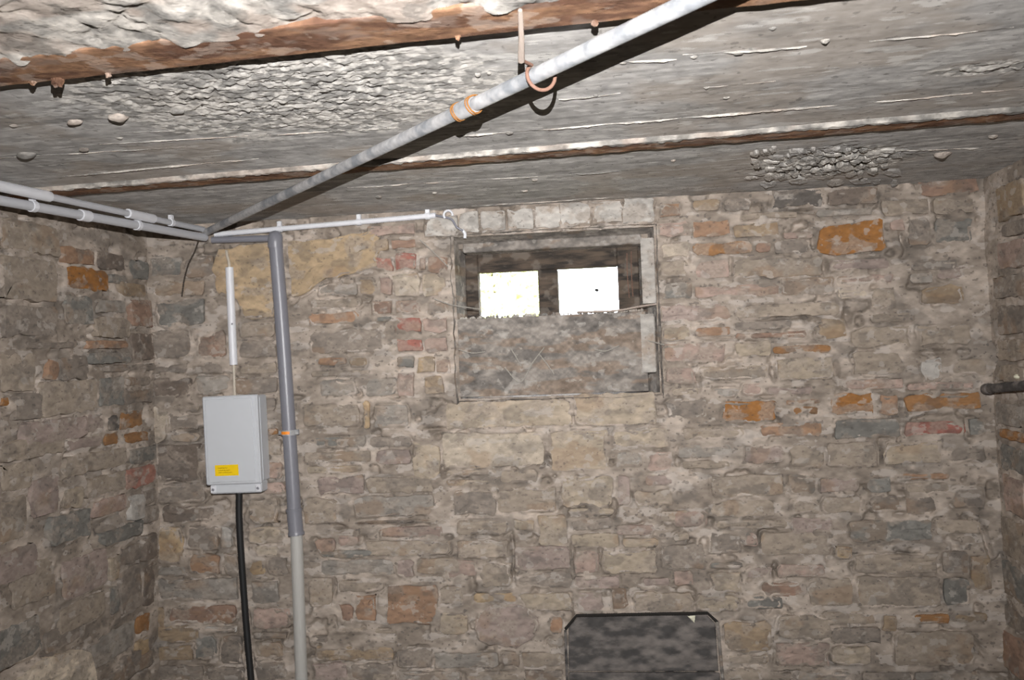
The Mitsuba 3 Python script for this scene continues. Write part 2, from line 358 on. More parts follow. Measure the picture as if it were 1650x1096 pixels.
# ------------------------------------------------------------------ the survey of the stones
# one stone per entry: left, top, right, bottom as read on the photograph, and its tone; each is then laid out on its wall in metres
BACK = """
243 414 297 449 k, 300 412 346 448 d, 246 453 331 478 g, 253 482 331 525 k, 247 531 311 577 d, 321 534 365 578 n, 247 587 309 602 d, 313 585 363 602 d,
248 608 309 641 D, 315 605 372 635 G, 381 607 447 634 d, 262 652 322 664 g, 275 668 322 692 d, 274 697 322 712 g, 254 716 325 776 D, 252 780 333 811 d, 262 815 345 842 D,
254 850 296 908 y, 299 847 353 886 d, 356 848 376 884 w, 306 893 357 924 q, 361 890 387 925 G, 256 912 302 927 G, 258 931 385 966 G, 272 975 382 1004 n, 245 978 268 1014 x,
330 1007 385 1019 w, 254 1008 326 1036 x, 256 1040 312 1066 x, 316 1024 352 1062 k, 355 1024 392 1070 d, 245 1071 330 1096 d, 334 1074 396 1100 d,
386 518 443 543 g, 386 548 445 578 d, 386 584 446 602 g, 412 640 446 662 d, 432 690 449 702 o, 425 708 455 735 g, 428 740 457 770 p, 425 777 462 797 p,
403 802 449 842 g, 400 848 463 876 b, 412 879 452 894 B, 404 898 429 926 y, 432 896 466 928 d, 406 936 452 972 G, 409 978 470 1012 p, 409 1018 464 1030 d, 410 1034 456 1058 g, 412 1062 466 1098 d,
512 456 575 478 G, 578 450 606 475 x, 500 481 584 497 g, 498 503 577 521 q, 500 531 620 569 d, 512 576 560 588 q, 564 576 592 591 x, 500 597 596 607 g, 516 611 576 638 G,
590 610 640 639 G, 490 650 581 689 g, 585 645 597 692 y, 602 652 659 690 G, 507 703 590 721 k, 492 726 598 746 g, 596 702 664 721 d, 605 725 662 749 m, 666 714 707 770 b,
494 750 584 762 b, 512 767 587 797 m, 590 766 700 794 g, 570 799 700 834 G, 492 802 545 844 g, 575 838 706 845 d, 611 849 714 866 p, 545 862 578 880 p, 510 866 542 890 p, 518 886 600 896 k,
590 870 725 896 g, 518 901 636 927 G, 640 902 668 930 m, 671 900 740 925 g, 500 930 537 976 g, 545 934 620 954 g, 574 958 608 1000 q, 548 972 571 1003 n, 624 943 707 1005 q,
712 944 750 974 g, 711 984 755 1022 b, 545 1009 650 1020 g, 498 1022 545 1036 d, 508 1040 636 1064 x, 640 1040 698 1075 d, 505 1068 562 1098 m, 566 1068 636 1098 d,
700 1049 806 1076 G, 810 1049 838 1075 d, 842 1050 908 1074 g, 642 1080 744 1100 G, 750 1082 838 1100 g, 843 1078 908 1100 d,
690 412 721 441 n, 634 440 677 478 B, 679 441 717 478 b, 612 446 631 476 p, 690 484 722 508 d, 605 510 636 518 k, 
718 645 921 690 b, 712 696 879 752 B, 925 632 1058 685 b, 887 694 981 760 b, 988 690 1078 722 b, 990 727 1035 753 G, 1040 726 1082 760 p, 906 767 989 818 b, 994 766 1016 814 m,
1021 789 1086 816 g, 1040 766 1090 784 m, 718 757 800 768 g, 804 757 866 780 g, 718 772 800 783 b, 730 788 798 832 d, 802 785 896 826 g, 736 838 822 864 g, 826 836 861 855 b, 866 830 915 878 b, 735 870 820 899 g, 828 880 919 918 m,
718 904 770 930 p, 775 905 824 946 g, 925 886 964 925 p, 920 859 998 882 b, 922 834 988 855 d, 970 887 1060 924 b, 992 845 1056 862 m, 915 819 990 831 b, 1003 866 1060 882 b, 1060 822 1110 842 g,
1065 877 1135 917 d, 830 922 920 948 d, 925 928 1000 950 m, 1036 930 1080 945 m, 1085 918 1118 945 p, 930 954 972 985 m, 985 945 1012 982 D, 1020 955 1118 985 g, 840 955 920 985 b, 762 955 832 972 y, 885 994 908 1020 q, 880 1026 908 1046 g,
1115 321 1160 340 x, 1165 318 1210 340 d, 1062 357 1110 382 p, 1115 356 1176 382 q, 1182 360 1257 382 x, 1262 372 1310 386 p, 1242 306 1328 334 K, 1332 302 1416 329 D, 1194 343 1286 354 g, 1316 335 1408 349 G,
1064 391 1112 416 B, 1116 390 1214 411 o, 1217 391 1243 408 n, 1246 386 1304 409 d, 1064 420 1112 448 g, 1116 419 1177 449 p, 1182 416 1326 448 g, 1336 417 1437 438 m, 1066 456 1115 483 k, 1118 458 1255 479 p,
1258 446 1346 477 d, 1350 442 1440 458 p, 1350 464 1400 482 B, 1404 462 1442 500 g, 1061 491 1178 518 m, 1182 489 1353 511 g, 1184 516 1277 531 d, 1310 512 1362 545 x, 1120 527 1177 543 q, 1064 522 1115 548 b,
1184 534 1300 546 n, 1183 550 1242 576 b, 1243 556 1339 570 o, 1065 553 1168 584 p, 1072 592 1120 621 p, 1126 589 1238 612 g, 1251 577 1343 612 b, 1082 625 1128 638 b, 1150 624 1190 640 G, 1195 618 1230 640 p,
1236 622 1310 637 m, 1312 620 1345 634 g, 1073 641 1138 674 d, 1163 645 1250 679 O, 1265 642 1322 653 q, 1276 655 1318 669 o, 1340 634 1406 669 O, 1416 636 1448 670 q, 1457 633 1582 662 o,
1100 688 1200 707 g, 1225 682 1326 705 q, 1342 675 1450 706 k, 1457 678 1556 702 R, 1560 674 1586 701 k, 1420 320 1500 347 g, 1480 288 1578 313 n, 1504 318 1570 344 g,
1505 350 1567 391 k, 1464 352 1501 395 d, 1434 352 1461 372 p, 1466 417 1544 436 d, 1508 430 1558 452 m, 1464 440 1504 457 G, 1485 460 1551 490 x, 1400 504 1475 520 g, 1372 527 1466 560 g, 1478 524 1565 556 g,
1374 565 1458 604 g, 1484 578 1520 612 w, 1530 580 1588 606 g, 1352 610 1455 628 p, 1460 616 1570 629 p, 1334 712 1416 752 g, 1424 712 1518 748 b, 1530 717 1590 744 d, 1452 762 1530 774 q, 1460 778 1530 796 g,
1396 769 1438 794 k, 1322 770 1386 795 m, 1325 801 1388 828 g, 1404 800 1453 826 d, 1459 800 1508 828 d, 1534 784 1586 818 d, 1368 838 1502 872 k, 1508 838 1580 862 g, 1345 879 1374 902 y, 1378 894 1514 923 g,
1380 929 1515 978 g, 1520 890 1562 925 d, 1520 930 1562 976 k, 1566 894 1598 950 x, 1330 984 1416 1006 g, 1338 1011 1420 1036 d, 1473 989 1532 1005 o, 1536 988 1592 1003 x, 1422 990 1446 1020 x, 1440 1018 1570 1074 g,
1340 1040 1402 1070 b, 1386 1082 1470 1100 d, 1474 1082 1580 1100 G, 1090 717 1180 738 G, 1098 743 1176 756 g, 1200 718 1264 749 m, 1274 716 1328 754 g, 1145 766 1264 800 g, 1270 766 1316 797 k, 1145 806 1248 834 g,
1276 806 1322 829 g, 1275 834 1342 862 m, 1150 839 1268 852 g, 1085 857 1112 872 g, 1140 858 1196 892 d, 1226 858 1340 895 g, 1200 857 1221 882 p, 1142 905 1196 917 k, 1145 922 1195 958 b, 1200 912 1245 932 m, 1252 908 1330 930 p,
1226 938 1300 960 n, 1200 960 1262 980 k, 1122 960 1194 985 b, 1304 932 1374 976 g, 1166 1000 1242 1048 x, 1252 990 1338 1028 g, 1250 1034 1336 1074 p, 1170 1054 1240 1070 g, 1166 1076 1226 1098 g, 1236 1082 1276 1098 d, 1282 1082 1380 1100 G,
600 1084 640 1100 g, 1086 822 1140 850 p, 1336 640 1338 642 g
"""
BACK_BRICKS = """
592 362 670 380 p, 630 385 670 401 n, 604 386 627 406 x, 637 408 672 434 R, 606 414 633 436 r, 675 414 687 436 p, 598 484 632 506 n, 637 483 679 504 n,
638 511 678 535 R, 682 511 721 535 p, 639 545 680 567 R, 684 545 720 567 p, 640 574 668 592 k, 672 574 700 602 y, 702 578 728 601 n, 640 600 668 640 p, 684 606 714 636 x,
1063 328 1098 350 q, 774 340 815 373 w, 740 342 773 376 w, 816 336 860 370 w, 861 332 904 367 w, 905 328 952 365 w, 953 324 1002 362 w, 1003 320 1054 361 w, 684 348 739 382 w
"""
LEFT = """
-60 330 -6 400 g, 0 358 92 408 g, 0 416 86 486 g, 98 398 150 426 q, 155 408 198 437 D, 102 433 170 468 O, 176 442 202 458 k, 206 420 234 452 k, 99 476 143 524 k, 150 482 198 506 G, 146 512 200 546 g,
0 492 86 544 d, 192 456 230 478 x, 206 482 238 530 n, 128 549 195 564 q, 132 568 200 587 k, 201 537 240 582 D, 35 550 110 562 d, 70 578 87 614 q, 90 573 136 613 d, 160 587 240 600 d, 0 566 54 632 g,
64 612 145 669 g, 149 606 190 655 k, 194 607 236 622 d, 192 627 236 652 d, 0 640 16 656 O, 20 634 60 678 d, 32 676 130 712 m, 132 664 160 696 m, 164 670 181 695 K, 187 660 224 692 o, 160 697 182 718 o, 196 697 232 713 o,
100 706 158 724 m, 100 728 196 760 g, 200 720 244 746 k, 0 708 94 738 g, 0 745 50 790 g, 52 768 93 832 m, 130 765 194 796 g, 194 752 242 784 r, 98 786 128 820 b, 145 802 196 830 p, 201 797 225 840 w, 226 815 248 842 d, 224 790 246 811 d,
80 826 142 872 k, 160 848 222 872 k, 0 884 60 936 m, 188 880 224 908 d, 226 860 246 902 D, 26 906 94 972 g, 100 892 168 958 m, 172 896 189 938 b, 192 912 225 984 d, 230 908 248 974 D, 172 944 188 992 k,
96 966 166 1008 g, -40 1010 66 1078 k, 76 1004 140 1040 d, 138 1018 216 1064 G, 222 990 240 1022 o, 222 1027 242 1060 y, 196 1052 226 1078 d, 150 1074 246 1100 d, -70 490 -6 560 g, -70 580 -6 640 d, -80 800 -8 870 g, -80 890 -8 990 m, -80 660 -10 780 g, 0 800 46 872 g
"""
RIGHT = """
1612 292 1656 350 x, 1616 356 1656 378 d, 1612 386 1656 430 p, 1606 442 1656 480 d, 1610 492 1656 540 d, 1608 548 1656 582 g, 1606 590 1656 616 g, 1606 650 1656 688 G, 1612 694 1656 712 o, 1614 720 1656 762 k,
1620 770 1656 830 p, 1614 840 1656 902 g, 1616 914 1656 968 k, 1614 980 1656 1020 d, 1618 1030 1656 1090 n
"""
# open joints and holes in the mortar: centre, width and height on the photograph, lean
PITS = [(1366, 513, 13, 26, 0.2), (1503, 568, 38, 9, 0), (1246, 601, 9, 24, 0.1), (884, 741, 12, 34, 0.7), (1347, 598, 8, 26, 0), (714, 764, 14, 12, 0), (1014, 803, 10, 20, 0), (825, 890, 6, 62, 0), (922, 896, 6, 36, 0),
        (968, 900, 7, 36, 0), (1419, 729, 8, 40, 0), (538, 946, 8, 30, 0), (722, 866, 14, 7, 0), (1125, 618, 7, 24, 0), (336, 604, 64, 8, 0), (1178, 432, 6, 34, 0), (1330, 431, 9, 26, 0), (1312, 390, 7, 22, 0),
        (1505, 848, 8, 12, 0), (872, 748, 12, 9, 0), (1456, 385, 7, 30, 0.2), (1260, 512, 110, 5, 0), (1160, 545, 50, 5, 0), (1235, 640, 26, 6, 0), (1320, 340, 40, 5, 0), (1290, 340, 60, 5, 0), (1250, 862, 8, 14, 0),
        (1205, 883, 10, 10, 0), (1108, 843, 8, 8, 0), (1145, 843, 14, 14, 0), (545, 850, 26, 9, 0.9), (500, 455, 10, 8, 0), (672, 396, 34, 5, 0), (1115, 755, 6, 14, 0), (1453, 830, 20, 6, 0), (1345, 787, 7, 18, 0.3),
        (1520, 1013, 8, 10, 0), (1575, 1040, 8, 34, 0.6), (1118, 960, 6, 20, 0), (1249, 920, 6, 24, 0), (1190, 936, 6, 18, 0), (860, 870, 5, 16, 0), (578, 635, 10, 14, 0), (607, 696, 12, 8, 0), (640, 640, 24, 6, 0),
        (700, 693, 36, 7, 0), (706, 704, 10, 10, 0), (640, 592, 4, 6, 0), (1590, 870, 6, 60, 0.2), (1485, 690, 4, 4, 0), (318, 692, 60, 6, 0), (480, 640, 20, 6, 0)]
LEFT_PITS = [(137, 1062, 9, 16, 0), (24, 1080, 46, 7, 0), (104, 769, 10, 12, 0), (108, 733, 14, 7, 0), (20, 630, 26, 6, 0), (82, 855, 12, 8, 0), (145, 868, 6, 16, 0), (236, 524, 10, 10, 0), (120, 486, 10, 8, 0), (0, 978, 14, 6, 0)]
# stones whose outline is far from a rectangle: their corners
BACK_SHAPES = [("O", [(1322, 368), (1370, 362), (1421, 352), (1427, 404), (1390, 408), (1316, 408)]),
               ("m", [(772, 985), (800, 974), (846, 976), (872, 1000), (858, 1028), (830, 1042), (785, 1038), (765, 1015)])]
BACK_PLASTER = [("y", [(352, 402), (400, 394), (438, 392), (442, 440), (444, 512), (392, 514), (384, 480), (350, 470), (344, 430)]),
                ("y", [(464, 390), (530, 386), (596, 372), (614, 384), (606, 430), (560, 444), (520, 450), (498, 470), (470, 478)]),
                ("B", [(246, 652), (270, 664), (273, 690), (266, 708), (252, 716), (243, 690)])]
LEFT_SHAPES = [("B", [(30, 1100), (44, 1080), (62, 1062), (116, 1046), (134, 1052), (142, 1100)])]


def entries(text):
    for e in text.replace("\n", " ").split(","):
        q = e.split()
        if len(q) == 5:
            yield [float(v) for v in q[:4]], q[4]


def outline_rect(side, x0, y0, x1, y1, joint=0.003):
    xc, yc = (x0 + x1) / 2, (y0 + y1) / 2
    s0, s1 = sorted((flat(side, x0, yc)[0], flat(side, x1, yc)[0]))
    t0, t1 = sorted((flat(side, xc, y1)[1], flat(side, xc, y0)[1]))
    return np.array([(s0 + joint, t0 + joint), (s1 - joint, t0 + joint), (s1 - joint, t1 - joint), (s0 + joint, t1 - joint)])


def resample(poly, rng, jitter, pitch=0.028, knock=0.013):
    """The outline of a roughly dressed stone: straight, chipped edges between knocked-off corners."""
    out = []
    n = len(poly)
    side_len = np.linalg.norm(np.roll(poly, -1, 0) - poly, axis=1)
    cut = [min(rng.uniform(0.002, knock), 0.3 * min(side_len[i - 1], side_len[i])) for i in range(n)]
    for i in range(n):
        a, b, L = poly[i], poly[(i + 1) % n], side_len[i]
        k = max(2, int(round((L - cut[i] - cut[(i + 1) % n]) / pitch)) + 1)
        bow = rng.normal(0, 0.0022)
        nrm = np.array([(b - a)[1], -(b - a)[0]]) / L
        for u in np.linspace(cut[i] / L, 1 - cut[(i + 1) % n] / L, k):
            out.append(a + (b - a) * u + nrm * bow * math.sin(math.pi * u))
    q = np.array(out)
    return q + rng.normal(0, jitter, q.shape)


def stone_mesh(side, poly, proud, rng, back=0.02, pitch=0.028, bevel=0.004, lump=0.0022, tilt=0.015, knock=0.013):
    size = np.ptp(poly, axis=0)
    out = resample(poly, rng, min(0.0028, 0.05 * size.min()), pitch, knock)
    n = len(out)
    c = out.mean(0)

    def inset(d):
        k = np.clip(1 - 2 * d / size, 0.15, 1)
        return c + (out - c) * k

    m = size.min()
    tx, ty = rng.normal(0, tilt, 2)
    rim = rng.normal(0, lump * 0.5, n)
    rings = [(out, -back), (out, proud - 0.0015), (out, proud - 0.0015), (inset(bevel), proud), (inset(0.22 * m), proud + 0.0008), (inset(0.38 * m), proud + 0.001)]
    s, t, h = [], [], []
    for k, (q, hh) in enumerate(rings):
        s.append(q[:, 0]); t.append(q[:, 1])
        z = np.full(len(q), float(hh))
        if k:
            z = z + tx * (q[:, 0] - c[0]) + ty * (q[:, 1] - c[1]) + (rim if k < 3 else rng.normal(0, lump, n) * (1 if m > 0.05 else 0.5))
        h.append(z)
    s.append(c[:1]); t.append(c[1:]); h.append(np.array([proud + 0.001]))
    s, t, h = np.concatenate(s), np.concatenate(t), np.concatenate(h)
    h = h + bulge(side, s, t)
    f = []
    for k in (0, 2, 3, 4):
        a, b = k * n, (k + 1) * n
        for i in range(n):
            j = (i + 1) % n
            f += [[a + i, a + j, b + j], [a + i, b + j, b + i]]
    a, e = (len(rings) - 1) * n, len(rings) * n
    f += [[a + i, a + (i + 1) % n, e] for i in range(n)]
    return trimesh.Trimesh(PLACE[side][0](s, t, h), np.array(f), process=False), out


def add_stone(key, side, poly, tone, proud, rng, bright=None, **kw):
    mesh, out = stone_mesh(side, poly, proud, rng, **kw)
    uv = np.tile([TONE_KEYS.index(tone) + 0.5, bright or rng.uniform(0.9, 1.1)], (len(mesh.vertices), 1))
    return add(key, mesh, "mat_stone", True, uv=uv), out


OUTLINES = {"back": [], "left": [], "right": [], "ceiling": []}


def lay(side, text, key, seed, proud=(0.000, 0.006), **kw):
    rng = np.random.default_rng(seed)
    for (x0, y0, x1, y1), tone in entries(text):
        if x1 - x0 < 5:
            continue
        poly = outline_rect(side, x0, y0, x1, y1)
        h = rng.uniform(*proud)
        _, out = add_stone(key, side, poly, tone, h, rng, **kw)
        OUTLINES[side].append((out, h))


def lay_shapes(side, shapes, key, seed, proud, bright=None):
    rng = np.random.default_rng(seed)
    for tone, pts in shapes:
        poly = np.array([flat(side, *p) for p in pts])
        area = np.sum(poly[:, 0] * np.roll(poly[:, 1], -1) - np.roll(poly[:, 0], -1) * poly[:, 1])
        if area < 0:
            poly = poly[::-1]
        _, out = add_stone(key, side, poly, tone, proud, rng, bright, tilt=0.0)
        OUTLINES[side].append((out, proud))


def rubble(side, key, s_range, t_range, seed, taken):
    """Courses of stones over the parts of a wall outside the photograph, as one mesh."""
    rng = np.random.default_rng(seed)
    meshes, uvs = [], []
    t = t_range[0]
    while t < t_range[1]:
        hgt = rng.uniform(0.07, 0.15)
        s = s_range[0] + rng.uniform(-0.1, 0)
        while s < s_range[1]:
            w = rng.uniform(0.12, 0.32)
            a, b, c, d = max(s, s_range[0]) + 0.006, min(s + w, s_range[1]) - 0.006, t + 0.006, min(t + hgt, t_range[1]) - 0.006
            if b - a > 0.04 and d - c > 0.03 and not taken(a, b, c, d):
                h = rng.uniform(0.001, 0.01)
                m, out = stone_mesh(side, np.array([(a, c), (b, c), (b, d), (a, d)]), h, rng)
                meshes.append(m)
                OUTLINES[side].append((out, h))
                tone = rng.choice(list("ggGGdddkbpmnx"))
                uvs.append(np.tile([TONE_KEYS.index(tone) + 0.5, rng.uniform(0.9, 1.1)], (len(m.vertices), 1)))
            s += w
        t += hgt
    if meshes:
        k = add(key, merge(meshes), "mat_stone", True, uv=np.vstack(uvs))
        labels[k] = {"kind": "stuff"}


def in_frame(side, a, b, c, d):
    """Whether a patch of a wall shows in the photograph (the stones there come from the survey)."""
    q = PLACE[side][0](np.array([a, b, a, b, (a + b) / 2]), np.array([c, c, d, d, (c + d) / 2]), np.zeros(5)) - EYE
    z = q @ FWD
    x, y = CX + FOCAL * (q @ CRIGHT) / np.maximum(z, 0.05), CY - FOCAL * (q @ CUP) / np.maximum(z, 0.05)
    return bool(np.any((z > 0.05) & (x > -60) & (x < 1656) & (y > -50) & (y < 1098)))


def mortar_mesh(side, s0, s1, t0, t1, step, seed, hole=None, pits=()):
    """The bed of mortar between the stones: sunk below their faces, smeared over some of their edges, cracked along others."""
    ns, nt = int((s1 - s0) / step) + 1, int((t1 - t0) / step) + 1
    S, TT = np.meshgrid(np.linspace(s0, s1, ns), np.linspace(t0, t1, nt))
    im = Image.new("F", (ns, nt), -1.0)
    dw = ImageDraw.Draw(im)
    for out, h in OUTLINES[side]:
        dw.polygon([((p[0] - s0) / (s1 - s0) * (ns - 1), (p[1] - t0) / (t1 - t0) * (nt - 1)) for p in out], fill=float(h))
    face = np.asarray(im).copy()
    on = face > -0.5
    d_in, d_out = ndimage.distance_transform_edt(on) * step, ndimage.distance_transform_edt(~on) * step
    p = np.stack([S, TT, np.full(S.shape, seed * 3.7)], -1)
    n1, n2, n3 = meshkit.fbm(p * 9, 3, seed), meshkit.fbm(p * 32, 3, seed + 5), meshkit.fbm(p * 13 + 40, 3, seed + 9)
    joint = -0.0005 + 0.011 * (n1 - 0.5) + 0.009 * (n2 - 0.5)
    groove = np.exp(-((d_out - 0.003) / 0.0032) ** 2) * np.clip((n3 - 0.55) / 0.08, 0, 1) * 0.026
    deep = np.clip((meshkit.fbm(p * 17 + 80, 3, seed + 3) - 0.66) / 0.05, 0, 1) * 0.028
    h = joint - groove - deep
    for (x, y, w, t, lean) in pits:                        # open joints and holes
        c = flat(side, x, y)
        ds, dt = (S - c[0]) * 440, (TT - c[1]) * 440
        ds = ds + lean * dt
        h = h - 0.045 * np.clip(1.4 - np.sqrt((ds / (w / 2)) ** 2 + (dt / (t / 2)) ** 2) + 0.5 * (n2 - 0.5), 0, 1)
    near = ndimage.maximum_filter(np.where(on, face, -1), 3)
    smear = np.clip((n1 * 0.5 + n3 * 0.5 - 0.47) / 0.06, 0, 1) * np.clip(1 - d_in / (0.006 + 0.026 * n2), 0, 1)
    h = np.where(on, np.where(smear > 0.15, face + 0.0015 + 0.003 * (n2 - 0.4), -0.012), h)
    h = ndimage.gaussian_filter(h, 0.8) + bulge(side, S, TT)
    v = PLACE[side][0](S.ravel(), TT.ravel(), h.ravel())
    i, j = np.meshgrid(np.arange(ns - 1), np.arange(nt - 1))
    keep = np.ones(i.shape, bool)
    if hole:
        cs, ct = S[:-1, :-1] + step / 2, TT[:-1, :-1] + step / 2
        keep = ~((cs > hole[0]) & (cs < hole[1]) & (ct > hole[2]) & (ct < hole[3]))
    a = (j * ns + i)[keep].ravel()
    f = np.vstack([np.stack([a, a + 1, a + ns + 1], 1), np.stack([a, a + ns + 1, a + ns], 1)])
    m = trimesh.Trimesh(v, f, process=False)
    m.remove_unreferenced_vertices()
    return m


# ------------------------------------------------------------------ the room shell
structure("wall_back", "rubble stone and brick back wall of the cellar around the small window", "wall")
structure("wall_left", "rough rubble stone wall on the left with ochre stones", "wall")
structure("wall_right", "narrow strip of rough mortared stone wall at the right edge", "wall")
structure("ceiling", "grey board-marked concrete cellar ceiling between rusty steel beams", "ceiling")
lay("back", BACK, "wall_back__stone", 11)
lay("back", BACK_BRICKS, "wall_back__brick", 12, (0.004, 0.008), knock=0.005)
lay_shapes("back", BACK_SHAPES, "wall_back__stone", 13, 0.008)
lay_shapes("back", BACK_PLASTER, "wall_back__plaster_patch", 14, 0.007)
lay("left", LEFT, "wall_left__stone", 15, (0.002, 0.016))
lay_shapes("left", LEFT_SHAPES, "wall_left__stone", 16, 0.035, 1.35)
lay("right", RIGHT, "wall_right__stone", 17, (0.0, 0.012))
rubble("back", "wall_back__lower_stonework", (XL + 0.02, XR - 0.02), (0.02, 2.1), 21, lambda a, b, c, d: in_frame("back", a, b, c, d))
rubble("left", "wall_left__outer_stonework", (YB, D - 0.02), (0.02, 2.1), 22, lambda a, b, c, d: in_frame("left", a, b, c, d))
rubble("right", "wall_right__outer_stonework", (-D + 0.02, -YB), (0.02, 2.1), 23, lambda a, b, c, d: in_frame("right", a, b, c, d))
OUTLINES["back"].append((np.array([(WIN[0], WIN[2]), (WIN[1], WIN[2]), (WIN[1], WIN[3]), (WIN[0], WIN[3])]), -0.012))
scene["wall_back"] = mikit.ply(mortar_mesh("back", XL - 0.06, XR + 0.06, 0.0, ZC + 0.03, 0.0042, 1, hole=WIN, pits=PITS), "mat_mortar", True)
scene["wall_left"] = mikit.ply(mortar_mesh("left", YB - 0.02, D + 0.05, 0.0, ZC + 0.03, 0.007, 2, pits=LEFT_PITS), "mat_mortar", True)
scene["wall_right"] = mikit.ply(mortar_mesh("right", -D - 0.05, -YB + 0.02, 0.0, ZC + 0.03, 0.009, 3), "mat_mortar", True)
structure("wall_front", "plain dark wall behind the camera", "wall")
scene["wall_front"] = mikit.ply(box(XL - 0.1, XR + 0.1, YB - 0.2, YB, 0, ZC + 0.1), "mat_cellar_earth")
structure("floor", "dark trodden earth floor of the cellar", "floor")
scene["floor"] = mikit.ply(box(XL - 0.2, XR + 0.2, YB - 0.2, D + 0.2, -0.15, 0.0), "mat_cellar_earth")

# ------------------------------------------------------------------ ceiling: concrete bays between two steel beams
BD = np.array([0.9968, -0.0797])                           # the beams run a little askew to the back wall


def beam_y(x, y0):
    return y0 + (x - 0.0) * BD[1] / BD[0]


BEAM1 = (1.435, 1.565)                                     # y of the flange's near and far edge at x = 0
BEAM2 = (2.560, 2.668)
RIDGES = [((727, 220), (1098, 190), 0.0032), ((1100, 190), (1567, 150), 0.0032), ((1400, 67), (1634, 43), 0.004), ((1100, 88), (1300, 75), 0.003), ((100, 284), (417, 255), 0.003),
          ((200, 213), (383, 207), 0.0025), ((880, 100), (1090, 96), 0.003), ((1580, 148), (1650, 144), 0.003), ((900, 160), (1000, 150), 0.0025), ((560, 302), (1000, 276), 0.003),
          ((760, 332), (1080, 312), 0.003), ((1400, 243), (1650, 236), 0.0035), ((1130, 140), (1250, 130), 0.0025), ((160, 232), (640, 205), 0.002), ((-100, 260), (300, 236), 0.002)]


def ceiling_bay(y_near, y_far, step, seed, rough=None):
    s0, s1 = -(XR + 0.06), -(XL - 0.06)
    ns = int((s1 - s0) / step) + 1
    nt = int((y_far(0) - y_near(0)) / step) + 1
    sv = np.linspace(s0, s1, ns)
    lo, hi = np.array([y_near(-s) for s in sv]), np.array([y_far(-s) for s in sv])
    u = np.linspace(0, 1, nt)[:, None]
    S, Y = np.broadcast_to(sv, (nt, ns)), lo * (1 - u) + hi * u
    X = -S
    a, b = X * BD[0] + Y * BD[1], -X * BD[1] + Y * BD[0]
    p = np.stack([X, Y, np.full(X.shape, seed * 1.3)], -1)
    streak = meshkit.fbm(np.stack([a * 5, b * 60, np.zeros_like(a)], -1), 3, seed)
    h = 0.004 * (meshkit.fbm(p * 6, 3, seed) - 0.5) + 0.0007 * (streak - 0.5) + 0.0014 * (meshkit.fbm(p * 45, 2, seed + 2) - 0.5)
    gate = meshkit.fbm(np.stack([a * 14, b * 3, np.zeros_like(a)], -1), 3, seed + 7)
    for (p0, p1, amp) in RIDGES:
        q0, q1 = at_ceiling(*p0)[:2], at_ceiling(*p1)[:2]
        d = q1 - q0
        L = np.linalg.norm(d)
        d = d / L
        al = (X - q0[0]) * d[0] + (Y - q0[1]) * d[1]
        ac = -(X - q0[0]) * d[1] + (Y - q0[1]) * d[0]
        ends = np.clip(al / 0.03, 0, 1) * np.clip((L - al) / 0.03, 0, 1)
        h = h + 0.35 * amp * ends * np.exp(-((ac + 0.006 * (gate - 0.5)) / 0.0055) ** 2) * np.clip((gate - 0.34) / 0.2, 0.12, 1.3)
    for (cx, cy, rx, ry, amp, freq) in rough or []:
        c = at_ceiling(cx, cy)[:2]
        w = np.clip(1.5 - 1.3 * np.sqrt(((X - c[0]) / rx) ** 2 + ((Y - c[1]) / ry) ** 2) + 0.8 * (meshkit.fbm(p * 9, 3, seed + 11) - 0.5), 0, 1)
        nz = meshkit.fbm(p * freq, 4, seed + 13)
        nz2 = np.abs(meshkit.fbm(p * freq * 0.5 + 9, 3, seed + 17) - 0.5)
        h = h + w * amp * ((nz - 0.5) * 2.0 - np.clip(0.06 - nz2, 0, 1) * 8)
    return S, Y, h, X, p


def grid_mesh(S, Y, h):
    nt, ns = S.shape
    v = PLACE["ceiling"][0](S.ravel(), Y.ravel(), h.ravel())
    i, j = np.meshgrid(np.arange(ns - 1), np.arange(nt - 1))
    a = (j * ns + i).ravel()
    return trimesh.Trimesh(v, np.vstack([np.stack([a, a + 1, a + ns + 1], 1), np.stack([a, a + ns + 1, a + ns], 1)]), process=False)


def crust(Y, X, edge, width, amp, seed):
    """Mortar and lime that hang over the near edge of a flange."""
    p = np.stack([X * 16, Y * 16, np.full(X.shape, seed * 1.0)], -1)
    w = np.clip(1 - (edge(X) - Y) / width, 0, 1)
    return amp * w * np.clip(meshkit.fbm(p, 3, seed) * 1.6 - 0.1, 0, 1.2)


e1n, e1f = lambda x: beam_y(x, BEAM1[0]), lambda x: beam_y(x, BEAM1[1])
e2n, e2f = lambda x: beam_y(x, BEAM2[0]), lambda x: beam_y(x, BEAM2[1])
# the bay this side of the first beam: raw, flaking, pale
S, Y, h, X, p = ceiling_bay(lambda x: 0.75, lambda x: e1n(x) + 0.012, 0.007, 41, [(200, 20, 3.0, 1.2, 0.012, 15.0)])
rag = 0.028 * (meshkit.fbm(np.stack([X * 22, Y * 3, X * 0], -1), 3, 5) - 0.35)
h = h + crust(Y, X, lambda x: e1n(x) + 0.012, 0.10, 0.013, 3) + 0.006
Y = np.where(np.arange(len(Y))[:, None] == len(Y) - 1, Y + rag, Y)
add("ceiling__concrete_bay", grid_mesh(S, Y, h), "mat_rough_concrete", True)
# the middle bay: board marks, a pitted patch at the left
S, Y, h, X, p = ceiling_bay(lambda x: e1f(x) - 0.03, lambda x: e2n(x) + 0.006, 0.005, 42, [(440, 150, 0.44, 0.42, 0.0080, 74.0), (1600, 110, 0.12, 0.05, 0.007, 50.0)])
rag = 0.016 * (meshkit.fbm(np.stack([X * 26, Y * 3, X * 0], -1), 3, 6) - 0.4)
Y = np.where(np.arange(len(Y))[:, None] == len(Y) - 1, Y + rag, Y)
add("ceiling__concrete_bay", grid_mesh(S, Y, h), "mat_concrete", True)
